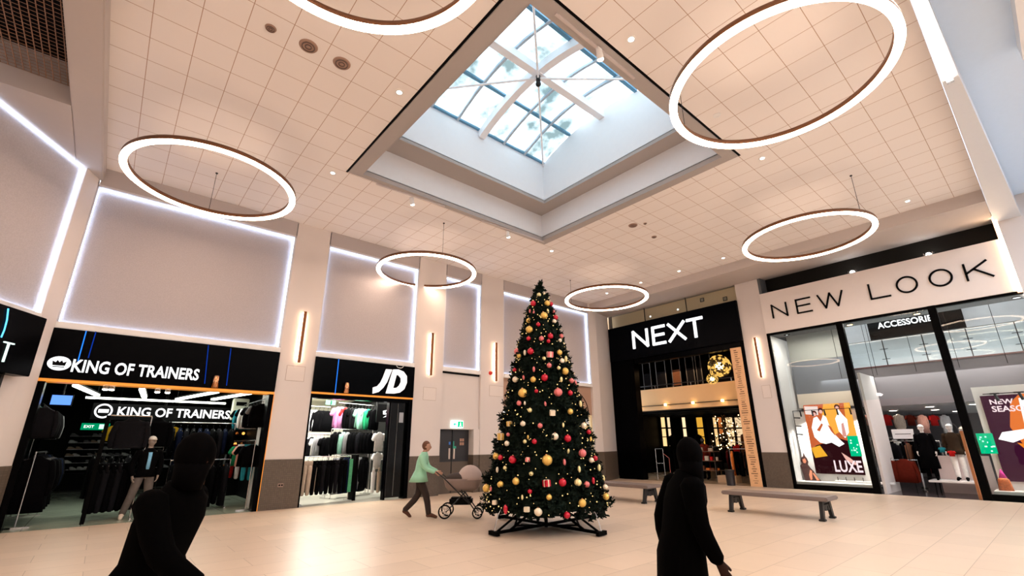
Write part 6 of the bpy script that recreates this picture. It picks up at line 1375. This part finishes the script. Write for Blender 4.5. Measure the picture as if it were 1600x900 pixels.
b = MB(); b.box(-.16, .16, -.25, .28, .28, .44, bev=.04); b.build('basket', near_black, pr)
b = MB()
for s in (-1, 1):
    b.path([(s*.20, .36, .12), (s*.20, -.05, .52), (s*.20, -.36, .12)], .014, 8); b.path([(s*.20, -.20, .30), (s*.19, .40, .85), (s*.19, .60, 1.0)], .014, 8); b.path([(s*.2, -.05, .5), (s*.16, 0, .6)], .014, 8)
b.build('frame', dark_metal, pr)
b = MB(); b.cyl((-.19, .60, 1.0), (.19, .60, 1.0), .018, n=10); b.build('handle', mat('handle_tan', (.6, .42, .28), .5), pr)
for s in (-1, 1):
    for y, r_ in ((.36, .15), (-.38, .12)):
        b = MB(); n = 24
        vs = []
        for i in range(n):
            a = 2*PI*i/n
            for rr2, xx in ((r_-.028, -.02), (r_, -.02), (r_, .02), (r_-.028, .02)): vs.append(Vector((s*.235+xx, y+rr2*math.cos(a), r_+rr2*math.sin(a))))
        fs = []
        for i in range(n):
            a, c = 4*i, 4*((i+1) % n)
            for k in range(4): fs.append((a+k, c+k, c+(k+1) % 4, a+(k+1) % 4))
        b._add(vs, fs); wh = b.build('wheel', near_black, pr)
        b = MB(); b.cyl((s*.235-.03, y, r_), (s*.235+.03, y, r_), .025, n=10)
        for i in range(5): a = 2*PI*i/5; b.bar((s*.235, y, r_), (s*.235, y+(r_-.02)*math.cos(a), r_+(r_-.02)*math.sin(a)), .015, .015)
        b.build('hub', chrome, wh)
def ground_at(px, dist):
    d = pix_ray(px, 694); h = Vector((d.x, d.y, 0)).normalized()*dist; return h.x, h.y
LX, LY = ground_at(276, 3.35)
HY = 1.3
p1 = thing('person', 'person in black clothes striding past close by, in front of the trainer shop', 'person', FW, (LX, LY, 0), RZ)
stride = dict(head_yaw=HY, pelvis=(0, .02, .92), waist=(0, 0, 1.06), chest=(0, -.05, 1.26), nb=(0, -.08, 1.41), neck=(0, -.10, 1.48), head=(0, -.14, 1.585), shL=(-.18, -.05, 1.37), shR=(.18, -.05, 1.37),
   elL=(-.23, -.20, 1.13), wrL=(-.20, -.40, .98), elR=(.23, .14, 1.14), wrR=(.24, .24, .92), hiL=(-.09, 0, .88), knL=(-.10, .06, .48), anL=(-.10, .36, .18), toL=(-.10, .26, .04), hiR=(.09, 0, .88), knR=(.10, -.22, .50), anR=(.10, -.34, .09), toR=(.10, -.50, .035))
figure(p1, stride, silhouette_skin, .97, top=dark_cloth, legs=dark_cloth, shoe=dark_cloth, hair=hair_black, coat_len=.52, flare=1.45, full=True)
RX, RY = ground_at(1050, 3.7)
p2 = thing('person', 'person in long dark clothes walking past close by, left of the bench', 'person', FW, (RX, RY, 0), RZ)
st2 = dict(stride); st2.update(elL=(-.21, -.06, 1.12), wrL=(-.20, -.16, .90), elR=(.21, .06, 1.12), wrR=(.21, .04, .88), anL=(-.10, .26, .14), toL=(-.10, .15, .035), knR=(.10, -.14, .5), anR=(.10, -.22, .09), toR=(.10, -.38, .035), head=(0, -.12, 1.55))
figure(p2, st2, silhouette_skin, .97, top=dark_cloth, legs=dark_cloth, shoe=dark_cloth, hair=hair_black, coat_len=.48, flare=1.05, full=True)
